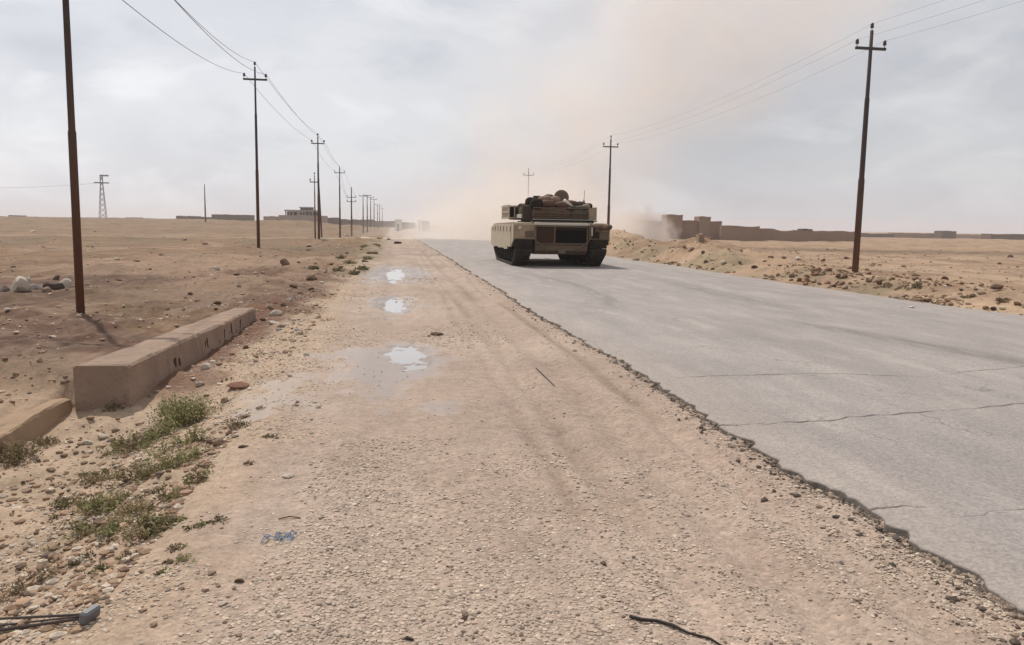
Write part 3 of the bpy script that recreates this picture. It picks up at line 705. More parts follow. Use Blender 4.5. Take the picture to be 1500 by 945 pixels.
# rubble bank round the foot of the right pole
for i in range(46):
    x = random.gauss(1215, 48); y = random.gauss(408, 9) + (x - 1215) * .06
    rock(x, y, random.uniform(8, 15), random.choice(['tan', 'brown', 'brown', 'tan', 'red']), 'clod in the rubble bank at the foot of the right hand pole', 'clods in the rubble bank at the right hand pole', cat='clod', flat=.7)
for (x, y, s, k) in [(1035, 385, 13, 'dark'), (1026, 392, 10, 'dark'), (1060, 386, 14, 'pale'), (1105, 392, 12, 'dark'), (1002, 362, 10, 'brown'), (1015, 366, 14, 'brown'), (1129, 378, 10, 'brown'), (1120, 384, 9, 'dark'), (1084, 385, 8, 'brown'), (1148, 378, 12, 'tan'), (1170, 381, 14, 'pale'), (1030, 369, 9, 'tan'), (1044, 395, 9, 'dark')]:
    rock(x, y, s, k, 'stone on the sandy bank between the tank and the right hand pole', 'stones on the sandy bank right of the tank', flat=.6)
for (x, y, s, k) in [(1307, 410, 18, 'brown'), (1300, 417, 16, 'brown'), (1340, 405, 16, 'brown'), (1360, 411, 12, 'brown'), (1383, 409, 16, 'brown'), (1371, 415, 10, 'tan'), (1408, 425, 9, 'dark'), (1430, 425, 9, 'brown'), (1462, 423, 22, 'brown'), (1436, 431, 16, 'tan'), (1490, 446, 15, 'brown'), (1500, 449, 12, 'tan'), (1323, 391, 12, 'brown'), (1280, 388, 10, 'brown'), (1480, 377, 12, 'dark'), (1464, 387, 9, 'brown'), (1240, 379, 10, 'brown'), (1212, 366, 8, 'brown'), (1270, 396, 10, 'tan')]:
    rock(x, y, s, k, 'brown clod on the sandy field right of the right hand pole', 'clods on the field at the far right', cat='clod', flat=.55)
rock(1398, 438, 9, 'pale', 'white scrap on the verge at the right', name='rock')
for (x, y, s, k) in [(1335, 450, 14, 'pale'), (1320, 450, 6, 'pale')]:
    p, d = G(x, y)
    q = Vector((*pix_ground0(x, y, .02), .02)); rock(q, 0, s, k, 'flat white scrap lying on the asphalt near its far edge', 'white scraps on the far edge of the asphalt', flat=.3, cat='scrap')
for (x, y, s, k) in [(570, 349 + 40 - 38, 8, 'dark'), (540, 372, 9, 'brown'), (529, 366, 8, 'brown'), (508, 372, 9, 'brown'), (498, 392, 10, 'brown'), (437, 385, 10, 'tan'), (452, 361, 12, 'pale'), (451, 367, 9, 'dark'), (476, 353, 14, 'pale'), (509, 347, 12, 'pale'), (535, 384, 12, 'brown'), (475, 400, 12, 'tan'), (430, 420, 13, 'brown'), (485, 388, 10, 'brown'),
                     (173, 411, 13, 'brown'), (150, 413, 8, 'tan'), (172, 380, 11, 'pale'), (200, 383, 12, 'tan'), (236, 374, 9, 'brown'), (300, 358, 16, 'tan'), (270, 352, 10, 'tan'), (310, 405, 10, 'pale'), (345, 403, 12, 'brown'), (20, 392, 9, 'dark'), (139, 340, 6, 'dark'), (220, 395, 10, 'brown'), (385, 400, 10, 'tan'), (375, 401, 8, 'pale')]:
    rock(x, y, s, k, 'stone in the dry field behind the left hand row of poles', 'stones scattered over the left field', flat=.55)

# ------------------------------------------------------------------ concrete beam and ledge
CONC = mat('weathered_concrete', (.27, .188, .137), .93, .25, 3.5, .8, 28,
           fn=lambda t, oc, c, b: t.mix(t.math('MULTIPLY', t.remap(t.noise(t.mapping(oc, (1, 1, .3)), 9, 6, .7), .55, .72), .6), t.mix(t.math('MULTIPLY', t.remap(t.noise(oc, 1.6, 5), .4, .65), .6), c, (.37, .255, .19)), (.13, .078, .055)))
def beam_mesh(P, nseg, jag, seed, name, recess=None):
    # P(v): returns cross-section ring (list of x,z) and y along the length
    rg = np.random.default_rng(seed); vs = []; fs = []; n_ = None
    for i in range(nseg + 1):
        ring, y = P(i / nseg); n_ = len(ring)
        for k, (x, z) in enumerate(ring):
            a = jag * (1.5 if k in (2, 3, 4, 5) else .8); yy_ = np.array([y])
            sm_ = lambda q: float(vnoise(yy_ * 1.7, yy_ * 0 + q + seed)[0] + .5 * vnoise(yy_ * 5.3, yy_ * 0 + q + 7)[0])
            dx, dz = a * sm_(k * 3.1), a * sm_(k * 5.7 + 40)
            if k in (4, 5) :                # chips knocked off the exposed arris
                ch_ = max(0, float(vnoise(yy_ * 9.0, yy_ * 0 + 77)[0]) - .22) * .10; dz -= ch_; dx -= ch_ * .8
            vs.append((x + dx, y, z + dz))
    for i in range(nseg):
        for k in range(n_):
            fs.append((i * n_ + k, i * n_ + (k + 1) % n_, (i + 1) * n_ + (k + 1) % n_, (i + 1) * n_ + k))
    fs.append(tuple(range(n_ - 1, -1, -1))); fs.append(tuple(nseg * n_ + k for k in range(n_)))
    mb = MB(); mb.add(vs, fs); return mb
pN = at(183, 538, 7.74); pF = at(378, 447, 13.6); pNl = at(100, 541, 7.62); pFl = at(345, 447, 13.55)
def beam_ring(v):
    xr_ = pN.x + (pF.x - pN.x) * v; xl_ = pNl.x + (pFl.x - pNl.x) * v
    zt = .118 + .02 * (1 - v); y = 8.17 + (13.75 - 8.17) * v; b = -.62
    c = .022
    return [(xl_, b), (xl_, zt - c - .3), (xl_, zt - c), (xl_ + c, zt), (xr_ - c, zt), (xr_, zt - c), (xr_, zt - .18), (xr_ + .012, zt - .3), (xr_ + .02, b)], y
bm_ = beam_mesh(beam_ring, 110, .011, 3, 'beam')
beam = bm_.build('concrete_beam', CONC)
tag(beam, 'long weathered concrete beam, chipped on its side, lying along the ditch', 'concrete beam')
# spalled hollows with exposed ribs on the road side of the beam
rustm = mat('rusty_bar', (.11, .055, .035), .9, .3, 20)
SPALL = mat('spalled_hollow', (.075, .048, .036), .98, .3, 30, .5, 60)
for k, (v, dz) in enumerate([(.24, -.05), (.262, -.02), (.29, -.06), (.335, -.08), (.47, -.03), (.495, .0), (.60, -.02), (.64, .01), (.675, .0), (.72, .0), (.76, .01), (.80, .0)]):
    ring, y = beam_ring(v); x = ring[6][0]
    mb = MB(); h = .02 + .15 * random.random()
    w_ = .010 + .026 * random.random()
    z0 = ring[4][1] - .30 + dz; z1 = z0 + h + .08
    lean = random.uniform(-.09, .12)
    mb.add([(x + .006, y - w_, z0), (x + .006, y + w_, z0 + .02), (x + .009, y + lean + w_ * .6, z1 - .03), (x + .009, y + lean, z1), (x + .008, y + lean - w_ * .6, z1 - .05),
            (x - .03, y - w_ * .6, z0 + .02), (x - .03, y + w_ * .6, z0 + .02), (x - .03, y + lean, z1 - .04)], [(0, 1, 2, 3, 4), (5, 7, 6), (0, 5, 6, 1), (1, 6, 7, 3, 2), (0, 4, 3, 7, 5)])
    mb.build('spalled_hollow', SPALL, beam)
def ledge_ring(v):
    y = 3.2 + (8.24 - 3.2) * v; zt = -.20 + .03 * v; c = .02; x = -3.06 - .04 * v
    return [(x - .28, -.75), (x - .28, zt - .2), (x - .28, zt - c), (x - .28 + c, zt), (x - c, zt), (x, zt - c), (x, zt - .12), (x + .01, zt - .2), (x + .02, -.75)], y
ledge = beam_mesh(ledge_ring, 44, .02, 9, 'ledge').build('concrete_ledge', mat('sandy_concrete', (.33, .225, .145), .95, .18, 4, .5, 40))
tag(ledge, 'low sandy concrete ledge running on from the near end of the beam', 'ledge')

# ------------------------------------------------------------------ tank
TAN = (.29, .215, .14)
def dusty(t, oc, c, b):
    c = t.mix(t.math('MULTIPLY', t.remap(t.noise(oc, 3, 6, .65), .48, .72), .55), c, (.46, .37, .27))
    return t.mix(t.math('MULTIPLY', t.remap(t.noise(t.mapping(oc, (3, 3, .8)), 5, 6, .7), .55, .75), .55), c, (.17, .13, .09))
M_TAN = mat('sand_paint', TAN, .8, .1, 4, .2, 60, fn=dusty)
M_SKIRT = mat('sunlit_sand_paint', (.46, .385, .285), .8, .12, 4, .15, 60, fn=lambda t, oc, c, b: t.mix(t.math('MULTIPLY', t.remap(t.noise(t.mapping(oc, (2, 2, 1)), 3.3, 6, .7), .54, .66), .6), c, (.26, .20, .14)))  # lighter copy of the sand paint, sunlight on the left side put into it
M_REAR = mat('shaded_grimy_paint', (.125, .084, .053), .85, .2, 4, .25, 50, fn=lambda t, oc, c, b: t.mix(t.math('MULTIPLY', t.remap(t.noise(oc, 2.2, 5, .6), .45, .7), .6), c, (.17, .115, .072)))  # sand paint darkened for the rear lying in shade, plus grimy mottling
M_RUST = mat('rust_brown_grille', (.08, .036, .022), .85, .25, 8)
M_BLACK = mat('shade_black', (.008, .007, .006), .9, .3, 8, spec=.02)  # near-black stands in for the shadowed inside of the open exhaust
M_DARK = mat('dark_canvas', (.024, .019, .015), .9, .3, 8, .3, 40, spec=.05)
M_RUB = mat('track_rubber', (.028, .022, .017), .85, .35, 9, .4, 60)
M_STEEL = mat('worn_track_steel', (.12, .10, .08), .7, .3, 10)
M_CANV = mat('tan_canvas', (.27, .185, .13), .95, .2, 9, .5, 40)
M_BROWN = mat('brown_canvas', (.12, .065, .045), .95, .2, 9, .5, 40)
M_OLIVE = mat('olive_canvas', (.075, .066, .045), .95, .2, 9, .5, 40)
M_LIGHT = mat('pale_metal', (.5, .45, .38), .6, .12, 9)
tk = empty('tank', (6.22, 29.65, far_z(30.9) + .03), R(-.6), label='sand coloured battle tank driving away on the asphalt, seen from behind', cat='tank')
tk.location.z = .03; tk.scale = (.985, 1, .985)
# local frame: x right, y forward, z up; rear plate at y=0
hull = MB()
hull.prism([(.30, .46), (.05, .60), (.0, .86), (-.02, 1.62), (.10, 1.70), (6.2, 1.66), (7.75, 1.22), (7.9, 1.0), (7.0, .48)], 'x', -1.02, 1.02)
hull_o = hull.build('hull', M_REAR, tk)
sp = MB()
for s in (-1, 1):
    a, b = sorted((s * 1.02, s * 1.80))
    sp.prism([(.06, 1.04), (.02, 1.12), (.04, 1.62), (.12, 1.665), (6.4, 1.62), (7.4, 1.20), (7.4, 1.04)], 'x', a + .001, b - .001)
sp.build('sponson', M_TAN, tk)
# rear engine plate: top rail, two grille bays, lower plate
MB().box(-1.05, 1.05, -.10, .02, 1.56, 1.66, .02).build('rear_rail', M_LIGHT, tk)
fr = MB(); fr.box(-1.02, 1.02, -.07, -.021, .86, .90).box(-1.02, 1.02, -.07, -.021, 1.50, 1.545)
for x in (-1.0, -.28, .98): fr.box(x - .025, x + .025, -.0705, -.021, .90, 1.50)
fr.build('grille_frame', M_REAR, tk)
g = MB()
for k in range(9): g.box(-.97, -.31, -.06, -.025, .925 + k * .062, .955 + k * .062)
g.build('exhaust_grille', M_RUST, tk)
MB().box(-.255, .955, -.075, -.022, 1.40, 1.495).build('grille_lip', M_DARK, tk)
g = MB()
g.box(-.25, .95, -.035, -.0215, .905, 1.395)
for k in range(7): g.box(-.25, .95, -.06, -.0355, .925 + k * .068, .95 + k * .068)
g.build('exhaust_grille', M_BLACK, tk)
MB().box(-.97, -.31, -.024, -.0215, .905, 1.495).build('grille_backing', M_DARK, tk)
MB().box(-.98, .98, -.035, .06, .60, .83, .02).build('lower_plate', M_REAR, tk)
hk = MB()
for x in (-.6, .6): hk.tube([(x, -.05, .68), (x, -.16, .66), (x, -.16, .60), (x, -.05, .58)], .025, 6)
hk.build('towing_eye', M_STEEL, tk)
for s in (-1, 1):
    MB().tube([(s * .62, -.14, .70), (s * .80, -.12, .82), (s * 1.02, -.16, .98), (s * 1.10, -.17, 1.25), (s * 1.05, -.17, 1.50), (s * 1.12, .05, 1.69), (s * 1.3, 1.2, 1.70), (s * 1.25, 3.0, 1.70)], .022, 6).build('tow_cable', M_STEEL, tk)
    MB().box(*sorted((s * 1.12, s * 1.42)), -.17, -.131, 1.10, 1.34, .02).build('rear_box', M_DARK if s > 0 else M_REAR, tk)
    MB().prism([(-.13, 1.03), (-.16, 1.02), (-.20, .84), (-.17, .84)], 'x', *sorted((s * 1.16, s * 1.78))).build('mud_flap', M_DARK, tk)
bo = MB()
for x in np.linspace(-.94, .94, 11): bo.tube([(x, -.05, .80), (x, -.03, .80)], .018, 6).tube([(x, -.05, .64), (x, -.03, .64)], .018, 6)
tag(bo.build('plate_bolts', M_STEEL, tk), kind='stuff')
MB().box(-.14, .14, -.12, -.035, .50, .66, .02).build('towing_pintle', M_STEEL, tk)
# rear fenders / mudguards
for s in (-1, 1):
    mb = MB(); a, b = sorted((s * 1.03, s * 1.81)); mb.box(a, b, -.13, .05, 1.03, 1.60, .03)
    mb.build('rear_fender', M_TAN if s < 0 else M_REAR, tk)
    mb = MB(); mb.tube([(s * 1.63, -.16, 1.47), (s * 1.63, -.13, 1.47)], .07, 12); tl = mb.build('tail_light', M_LIGHT if s < 0 else M_DARK, tk)
    MB().box(s * 1.63 - .10, s * 1.63 + .10, -.15, -.131, 1.36, 1.58, .01).build('light_guard', M_TAN, tl)
for px_, m_ in ((1.13, M_LIGHT), (1.22, M_DARK)):
    MB().box(px_ - .025, px_ + .025, -.19, -.13, 1.18, 1.50, .008).build('jerrycan_strap', m_, tk)
# stowage hung on the right fender
sb = MB()
for k in range(5): sb.blob((1.30 + .13 * k, -.2, 1.50 + .03 * math.sin(k * 2)), (.085, .08, .10), 1, .2, k)
sb.build('chain_bundle', M_BROWN, tk)
# side skirts: seven plates a side, hung proud of the tracks
for s in (-1, 1):
    ed = [.55, 1.55, 2.55, 3.5, 4.45, 5.4, 6.35, 7.3]
    x0, x1 = sorted((s * 1.825, s * (1.825 + .055)))
    for k in range(7):
        lo = .62 if k > 0 else .72; z1 = 1.60 if k < 6 else 1.42
        mb = MB(); mb.prism([(ed[k] + .012, lo), (ed[k + 1] - .012, lo - (.04 if k % 2 else 0)), (ed[k + 1] - .012, z1), (ed[k] + .012, z1 if k < 6 else 1.5)], 'x', x0, x1)
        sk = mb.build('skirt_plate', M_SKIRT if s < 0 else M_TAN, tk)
        MB().box(*(sorted((s * 1.88, s * 1.905))), ed[k] + .08, ed[k] + .16, 1.30, 1.50).build('skirt_hinge', M_TAN, sk)
    a0, a1 = sorted((s * 1.815, s * 1.86))
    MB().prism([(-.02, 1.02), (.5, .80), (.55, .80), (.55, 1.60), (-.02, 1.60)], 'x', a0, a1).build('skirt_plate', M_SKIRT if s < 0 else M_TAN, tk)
# running gear
def loop_path():
    pts = []
    def arc(cy, cz, r, a0, a1, n_):
        for i in range(n_ + 1):
            a = R(a0 + (a1 - a0) * i / n_); pts.append((cy + r * math.cos(a), cz + r * math.sin(a)))
    arc(.42, .72, .38, 90, 218, 8)       # rear sprocket
    arc(1.05, .36, .34, 235, 270, 3)
    arc(6.0, .36, .34, 270, 300, 3)
    arc(6.95, .74, .34, -40, 90, 7)      # front idler
    return pts
path = loop_path()
def resample(p, step):
    out = []; p = p + [p[0]]; acc = 0
    for (a, b), (c, d) in zip(p, p[1:]):
        L_ = math.hypot(c - a, d - b)
        while acc < L_:
            t_ = acc / L_; out.append((a + (c - a) * t_, b + (d - b) * t_, math.atan2(d - b, c - a))); acc += step
        acc -= L_
    return out
links_ = resample(path, .175)
shoe = MB().box(-.30, .30, -.076, .076, -.035, .035, .01).box(-.27, -.03, -.055, .055, .035, .065, .01).box(.03, .27, -.055, .055, .035, .065, .01).mesh('track_shoe'); shoe.materials.append(M_RUB)
endc = MB().box(-.325, .325, -.045, .045, -.052, -.036).mesh('end_connector'); endc.materials.append(M_STEEL)
whl = MB().tube([(-.16, 0, 0), (-.14, 0, 0), (.14, 0, 0), (.16, 0, 0)], [.27, .315, .315, .27], 20); whl_me = whl.mesh('road_wheel', True); whl_me.materials.append(M_DARK)
for s in (-1, 1):
    tr = empty('track', (s * 1.46, 0, 0)); tr.parent = tk
    for (y, z, a) in links_:
        o = link('track_shoe', shoe, tr, (0, y, z)); o.rotation_euler = (a + math.pi, 0, 0)
        o = link('end_connector', endc, tr, (0, y, z)); o.rotation_euler = (a + math.pi, 0, 0)
    for k in range(7): link('road_wheel', whl_me, tk, (s * 1.46, 1.15 + k * .80, .36))
    link('drive_sprocket', whl_me, tk, (s * 1.46, .42, .72)); link('idler_wheel', whl_me, tk, (s * 1.46, 6.95, .74))
# turret
tu = empty('turret', (.20, 0, -.02)); tu.parent = tk
tb = MB()
lower = [(-1.15, 1.35), (1.15, 1.35), (1.55, 3.2), (1.60, 4.8), (.75, 5.5), (-.75, 5.5), (-1.60, 4.8), (-1.55, 3.2)]
upper = [(-1.12, 1.42), (1.12, 1.42), (1.42, 3.2), (1.38, 4.5), (.65, 5.05), (-.65, 5.05), (-1.38, 4.5), (-1.42, 3.2)]
tb.add([(x, y, 1.80) for x, y in lower] + [(x, y, 2.42 if y < 4 else 2.30) for x, y in upper], [tuple(range(7, -1, -1)), tuple(range(8, 16))] + [(i, (i + 1) % 8, 8 + (i + 1) % 8, 8 + i) for i in range(8)])
tb.build('turret_shell', M_TAN, tu)
MB().tube([(0, 3.2, 1.64), (0, 3.2, 1.82)], 1.12, 24).build('turret_ring', M_DARK, tu)
MB().box(-1.3, 1.3, .25, 1.9, 1.66, 1.775, .03).build('bustle_shade_block', M_DARK, tk)  # dark block added as the shadow beneath the bustle
MB().tube([(0, 5.2, 2.08), (0, 6.0, 2.08), (0, 6.05, 2.08), (0, 7.2, 2.08), (0, 7.2, 2.08), (0, 9.6, 2.08)], [.16, .15, .10, .10, .09, .085], 14).build('gun_barrel', M_TAN, tu)
# bustle rack
rk = MB()
for z, r_ in ((1.78, .045), (1.95, .018), (2.10, .018), (2.24, .022)):
    rk.tube([(-1.22, 1.42, z), (-1.22, .42, z), (1.20, .42, z), (1.20, 1.42, z)], r_, 6)
for x in (-1.22, -.62, 0, .62, 1.20): rk.tube([(x, .42, 1.78), (x, .42, 2.24)], .016, 6)
for y in (.8, 1.2):
    for x in (-1.22, 1.2): rk.tube([(x, y, 1.78), (x, y, 2.24)], .016, 6)
rk.build('bustle_rack', M_REAR, tu)
MB().tube([(-1.24, 1.42, 1.77), (-1.24, .38, 1.77), (1.22, .38, 1.77), (1.22, 1.42, 1.77)], .045, 8).build('rack_rail', M_LIGHT, tu)
MB().box(-1.2, 1.18, .44, 1.36, 1.765, 1.785).build('rack_floor', M_DARK, tu)
ep = MB().box(.92, 1.225, .395, .415, 1.82, 2.27).box(1.215, 1.235, .42, 1.45, 1.82, 2.30).build('rack_panel', M_TAN, tu)
MB().box(-1.235, -1.215, .9, 1.45, 1.82, 2.28).build('rack_panel', M_TAN, tu)
MB().box(-1.18, .9, .425, .445, 2.02, 2.07).box(-1.18, .9, .425, .445, 1.86, 1.90).build('rack_slats', M_REAR, tu)
MB().prism([(.6, 1.82), (2.25, 1.84), (2.2, 2.36), (1.5, 2.42), (.7, 2.30)], 'x', -1.60, -1.24).build('side_net', mat('dusty_net', (.06, .044, .032), .95, .35, 12, .6, 50, spec=.05), tu)
MB().prism([(.75, 1.84), (2.0, 1.86), (2.0, 2.0), (.75, 2.0)], 'x', -1.66, -1.61).build('side_rail', M_LIGHT, tu)
# left side stowage basket with slats
bk = MB()
for y in np.linspace(2.2, 4.3, 7): bk.box(-1.96, -1.93, y - .07, y + .07, 1.82, 2.38)
for z in (1.86, 2.10, 2.32): bk.box(-1.97, -1.961, 2.1, 4.4, z - .03, z + .03)
for z in (1.86, 2.32): bk.box(-1.95, -1.45, 2.115, 2.145, z - .025, z + .025)
for x in (-1.94, -1.72, -1.50): bk.box(x - .02, x + .02, 2.09, 2.114, 1.84, 2.36)
bk.build('side_basket', M_SKIRT, tu)
MB().box(-1.92, -1.50, 2.2, 4.3, 1.84, 2.33, .05).build('basket_load', M_DARK, tu)
sl_ = MB()
for k in range(6): sl_.tube([(-1.52 - .05 * (k % 3), 4.45 + .12 * (k % 3), 2.0 + .14 * (k // 3)), (-1.72 - .05 * (k % 3), 4.62 + .12 * (k % 3), 2.10 + .14 * (k // 3))], .05, 8)
sl_.build('smoke_launcher', M_DARK, tu)
# hatches, cupola, gun and sights
MB().tube([(.35, 3.0, 2.40), (.35, 3.0, 2.62)], [.46, .40], 18).build('cupola', M_TAN, tu)
hat = MB().tube([(.25, 2.52, 2.72), (.25, 2.47, 2.72)], [.31, .31], 18); ho = hat.build('open_hatch', mat('hatch_paint', (.17, .125, .09), .85, .2, 6, .3, 30), tu)
MB().tube([(.25, 2.46, 2.72), (.25, 2.44, 2.72)], [.22, .20], 18).build('hatch_pad', mat('hatch_pad', (.145, .105, .078), .95, .15, 8), ho)
MB().tube([(-.55, 3.1, 2.40), (-.55, 3.1, 2.50)], [.38, .36], 18).build('loader_hatch', M_TAN, tu)
mg = MB(); mg.box(-.60, -.48, 3.2, 3.75, 2.66, 2.80, .02).tube([(-.54, 3.7, 2.75), (-.54, 4.6, 2.78)], .022, 8).tube([(-.54, 3.4, 2.45), (-.54, 3.4, 2.68)], .03, 6).box(-.75, -.60, 3.3, 3.55, 2.60, 2.80, .02)
mg.build('machine_gun', M_DARK, tu)
MB().tube([(1.02, 1.75, 2.40), (1.02, 1.73, 2.60)], .03, 6).tube([(1.02, 1.73, 2.60), (1.03, 1.68, 3.0)], .010, 5).build('antenna', M_DARK, tu)
MB().box(.62, 1.0, 3.6, 4.1, 2.38, 2.66, .04).build('gunner_sight', M_TAN, tu)
# stowage lashed on the tank (moves with it, but each is its own thing)
def bag(name, mb, m_, label, cat, group=None):
    o = mb.build(name, m_, None, True); o.matrix_world = Matrix.Translation(tk.location + Vector((.08, 0, -.03))) @ Matrix.Rotation(R(-.6), 4, 'Z') @ Matrix.Diagonal((.985, 1, .985, 1)); return tag(o, label, cat, group)
def sack(c, r, seed, m_, label, name='duffel_bag', cat='bag', grp='bags stowed on the tank turret'):
    v, f = ICO2; rg = np.random.default_rng(seed)
    vv = np.sign(v) * np.abs(v) ** .75 * np.array(r) * (1 + .10 * (rg.random((len(v), 1)) - .5)) + np.array(c)
    mb = MB(); mb.add(vv, f); return bag(name, mb, m_, label, cat, grp)
sack((-.95, .78, 2.38), (.26, .28, .24), 1, M_DARK, 'dark bag at the left end of the turret rack, standing highest at the corner')
sack((-1.10, 1.3, 2.42), (.22, .25, .26), 12, M_DARK, 'dark bag on the turret roof just ahead of the dark corner bag')
sack((-.72, 1.9, 2.56), (.18, .22, .17), 2, M_DARK, 'small dark pack at the left of the brown bags on the turret')
sack((-.50, .8, 2.42), (.30, .28, .15), 3, M_BROWN, 'brown bag in the rack right of the dark corner bag')
sack((-.38, 1.7, 2.62), (.24, .24, .15), 4, M_CANV, 'upper tan bundle left of the open hatch')
sack((-.08, 1.5, 2.60), (.20, .22, .15), 5, M_CANV, 'tan bundle just left of the open hatch')
sack((.05, .9, 2.38), (.26, .30, .15), 6, M_BROWN, 'brown bag in the rack below the open hatch')
for k in range(3):
    sack((.40 + .06 * k, .95, 2.28 + .0 * k), (.2, .26, .09), 7 + k, M_OLIVE if k else M_CANV, ['tan folded sheet in the rack right of the open hatch', 'olive bag low in the rack', 'olive bag beside the folded sheet'][k])
sack((.78, .85, 2.26), (.20, .28, .12), 31, M_OLIVE, 'olive roll in the right half of the turret rack')
sack((1.05, .9, 2.32), (.16, .25, .13), 32, M_CANV, 'tan roll at the right end of the turret rack')
sack((1.2, 1.2, 2.36), (.15, .25, .13), 33, M_DARK, 'dark roll behind the right end of the turret rack')
sack((.55, 1.6, 2.46), (.30, .30, .13), 41, M_BROWN, 'brown bundle on the turret roof right of the open hatch')
sack((.95, 1.5, 2.44), (.22, .26, .12), 42, M_OLIVE, 'olive bundle on the turret roof near the antenna')
sack((-.22, 2.1, 2.72), (.20, .2, .12), 43, M_BROWN, 'topmost brown bundle left of the open hatch')
sack((-.62, 1.3, 2.60), (.17, .2, .13), 44, M_CANV, 'small tan bundle above the brown rack bag')
sack((-1.38, 1.3, 2.10), (.14, .4, .26), 45, M_OLIVE, "olive bag hanging on the turret's left side")
bag('folded_tarpaulin', MB().box(-1.15, .35, .5, 1.2, 1.80, 2.20, .10), M_BROWN, 'long brown tarpaulin filling the left part of the turret rack', 'tarpaulin')
bag('ammunition_box', MB().box(.42, 1.22, .5, 1.2, 1.80, 2.18, .05), M_OLIVE, 'olive box filling the right part of the turret rack', 'box')
bag('white_cloth', MB().prism([(.10, 2.50), (.42, 2.32), (.46, 2.38), (.16, 2.62)], 'y', .66, .9), mat('off_white_cloth', (.62, .56, .48), .95, .1, 9), 'off white cloth below the open hatch on the turret', 'cloth')

# ------------------------------------------------------------------ utility poles
def rusty(t, oc, c, b):
    sp_ = t.new('ShaderNodeSeparateXYZ'); t.l.new(oc, sp_.inputs[0])
    low = t.remap(t.math('ADD', sp_.outputs[2], t.math('MULTIPLY', t.noise(oc, 3, 4), 2.5)), 6.5, 1.0)
    c = t.mix(t.math('MULTIPLY', low, .8), c, (.17, .072, .030))
    return t.mix(t.math('MULTIPLY', t.remap(t.noise(t.mapping(oc, (6, 6, .8)), 4, 5, .65), .5, .7), .5), c, (.06, .026, .018))
M_POLE = mat('rusty_steel_pole', (.05, .038, .036), .8, .25, 5, .2, 60, fn=rusty)
M_ARM = mat('dark_crossarm', (.06, .052, .05), .7, .2, 5)
M_INS = mat('insulator_glaze', (.07, .05, .045), .35, .2, 5)
PG = 'steel utility poles along the road'
def pole(px, d, top=10.6, style='T', label='', lean=0, base_r=.10, z=None, group=PG, arm_w=1.32, px_top=None, thick=1):
    p = place(px, d); 
    if z is not None: p.z = z
    root = empty('utility_pole', p, -YAW * 0, label=label, cat='utility pole', group=group)
    H = top; r = base_r * thick; root.rotation_euler = (0, lean, 0)
    ht = H - .32 if style != 'post' else H
    sh = MB().tube([(0, 0, -.4), (0, 0, H * .42), (0, 0, H * .425), (0, 0, H * .72), (0, 0, H * .725), (0, 0, ht)], [r, r * .94, r * .80, r * .72, r * .60, r * .5], 12)
    sh.build('pole_shaft', M_POLE, root, True)
    ips = []
    def ins(x, z, big=1):
        m_ = MB().tube([(x, 0, z), (x, 0, z + .10)], .014 * thick, 6).tube([(x, 0, z + .10), (x, 0, z + .13), (x, 0, z + .2), (x, 0, z + .24), (x, 0, z + .30)], [.05 * big * thick, .075 * big * thick, .055 * big * thick, .07 * big * thick, .03 * thick], 10)
        m_.build('insulator', M_INS, root, True); ips.append(Vector((x, 0, z + .27)))
    if style in ('T', 'B'):
        bg = 1.5 if style == 'B' else 1
        az = H - 1.02
        MB().box(-arm_w / 2, arm_w / 2, -.05, .05, az - .05 * thick, az + .05 * thick, .008).build('crossarm', M_ARM, root)
        ins(-arm_w / 2 + .06, az + .05, bg); ins(arm_w / 2 - .06, az + .05, bg); ins(0, ht, bg)
    elif style == 'D':
        for az in (H - 2.2, H - 3.0):
            MB().box(-arm_w / 2 - .2, arm_w / 2 + .2, -.05, .05, az - .05 * thick, az + .05 * thick, .008).build('crossarm', M_ARM, root)
            ins(-arm_w / 2 - .12, az + .05, 1.3); ins(arm_w / 2 + .12, az + .05, 1.3)
        ips.append(Vector((0, 0, H)))
    elif style == 'F':
        az = H - .15
        MB().box(-arm_w / 2, arm_w / 2, -.05, .05, az - .06 * thick, az + .06 * thick, .008).build('crossarm', M_ARM, root)
        ins(-arm_w / 2 + .06, az + .05); ins(arm_w / 2 - .06, az + .05); ips.append(Vector((0, 0, az)))
    root['_n'] = 0; del root['_n']
    Rm = Matrix.Rotation(lean, 4, 'Y')
    return root, [p + (Rm @ q) for q in ips]
L = []
L.append(pole(111.5, 13.0, 6.9, 'T', 'nearest rusty pole on the left, its top cut off by the frame', 0, .066))
L.append(pole(378, 47, 10.6, 'T', 'tall slim pole with a level crossarm, second from the left', 0, .095))
L.append(pole(467, 82, 10.6, 'B', 'pole with fat dark insulators on its crossarm, third in the left row', 0, .12))
L.append(pole(498, 119, 10.6, 'T', 'fourth pole in the left row, with a short plain crossarm', 0, .13, arm_w=1.5, thick=1))
L.append(pole(515, 150, 9.6, 'D', 'fifth pole in the left row, with two stacked crossarms', 0, .15, arm_w=1.3, thick=1.1))
for px, d, t_ in ((532, 205, 9.6), (538, 215, 9.8), (543, 250, 9.6), (548, 262, 9.7), (553, 320, 9.8), (556, 345, 9.8), (560, 400, 9.8)):
    L.append(pole(px, d, t_, 'F', 'one of the far poles bunched together at the end of the left row', 0, .14, arm_w=2.0, thick=1.3, group='far poles at the end of the left row'))
pole(461.5, 84, 6.9, 'T', 'short pole with a small crossarm just left of the third pole', 0, .08, arm_w=1.0)
st_ = place(471.5, 80); tp = L[2][0].location + Vector((0, 0, 6.2))
tag(MB().tube([st_ - Vector((0, 0, .3)), tp + (tp - st_) * 0], .08, 8).build('pole_strut', M_POLE), 'slanting strut propping the third pole of the left row', 'strut')
Rr = []
Rr.append(pole(1256.5, 33.4, 10.75, 'T', 'tall dark pole on the right beyond the asphalt, leaning outward', R(.15), .125, thick=1.05))
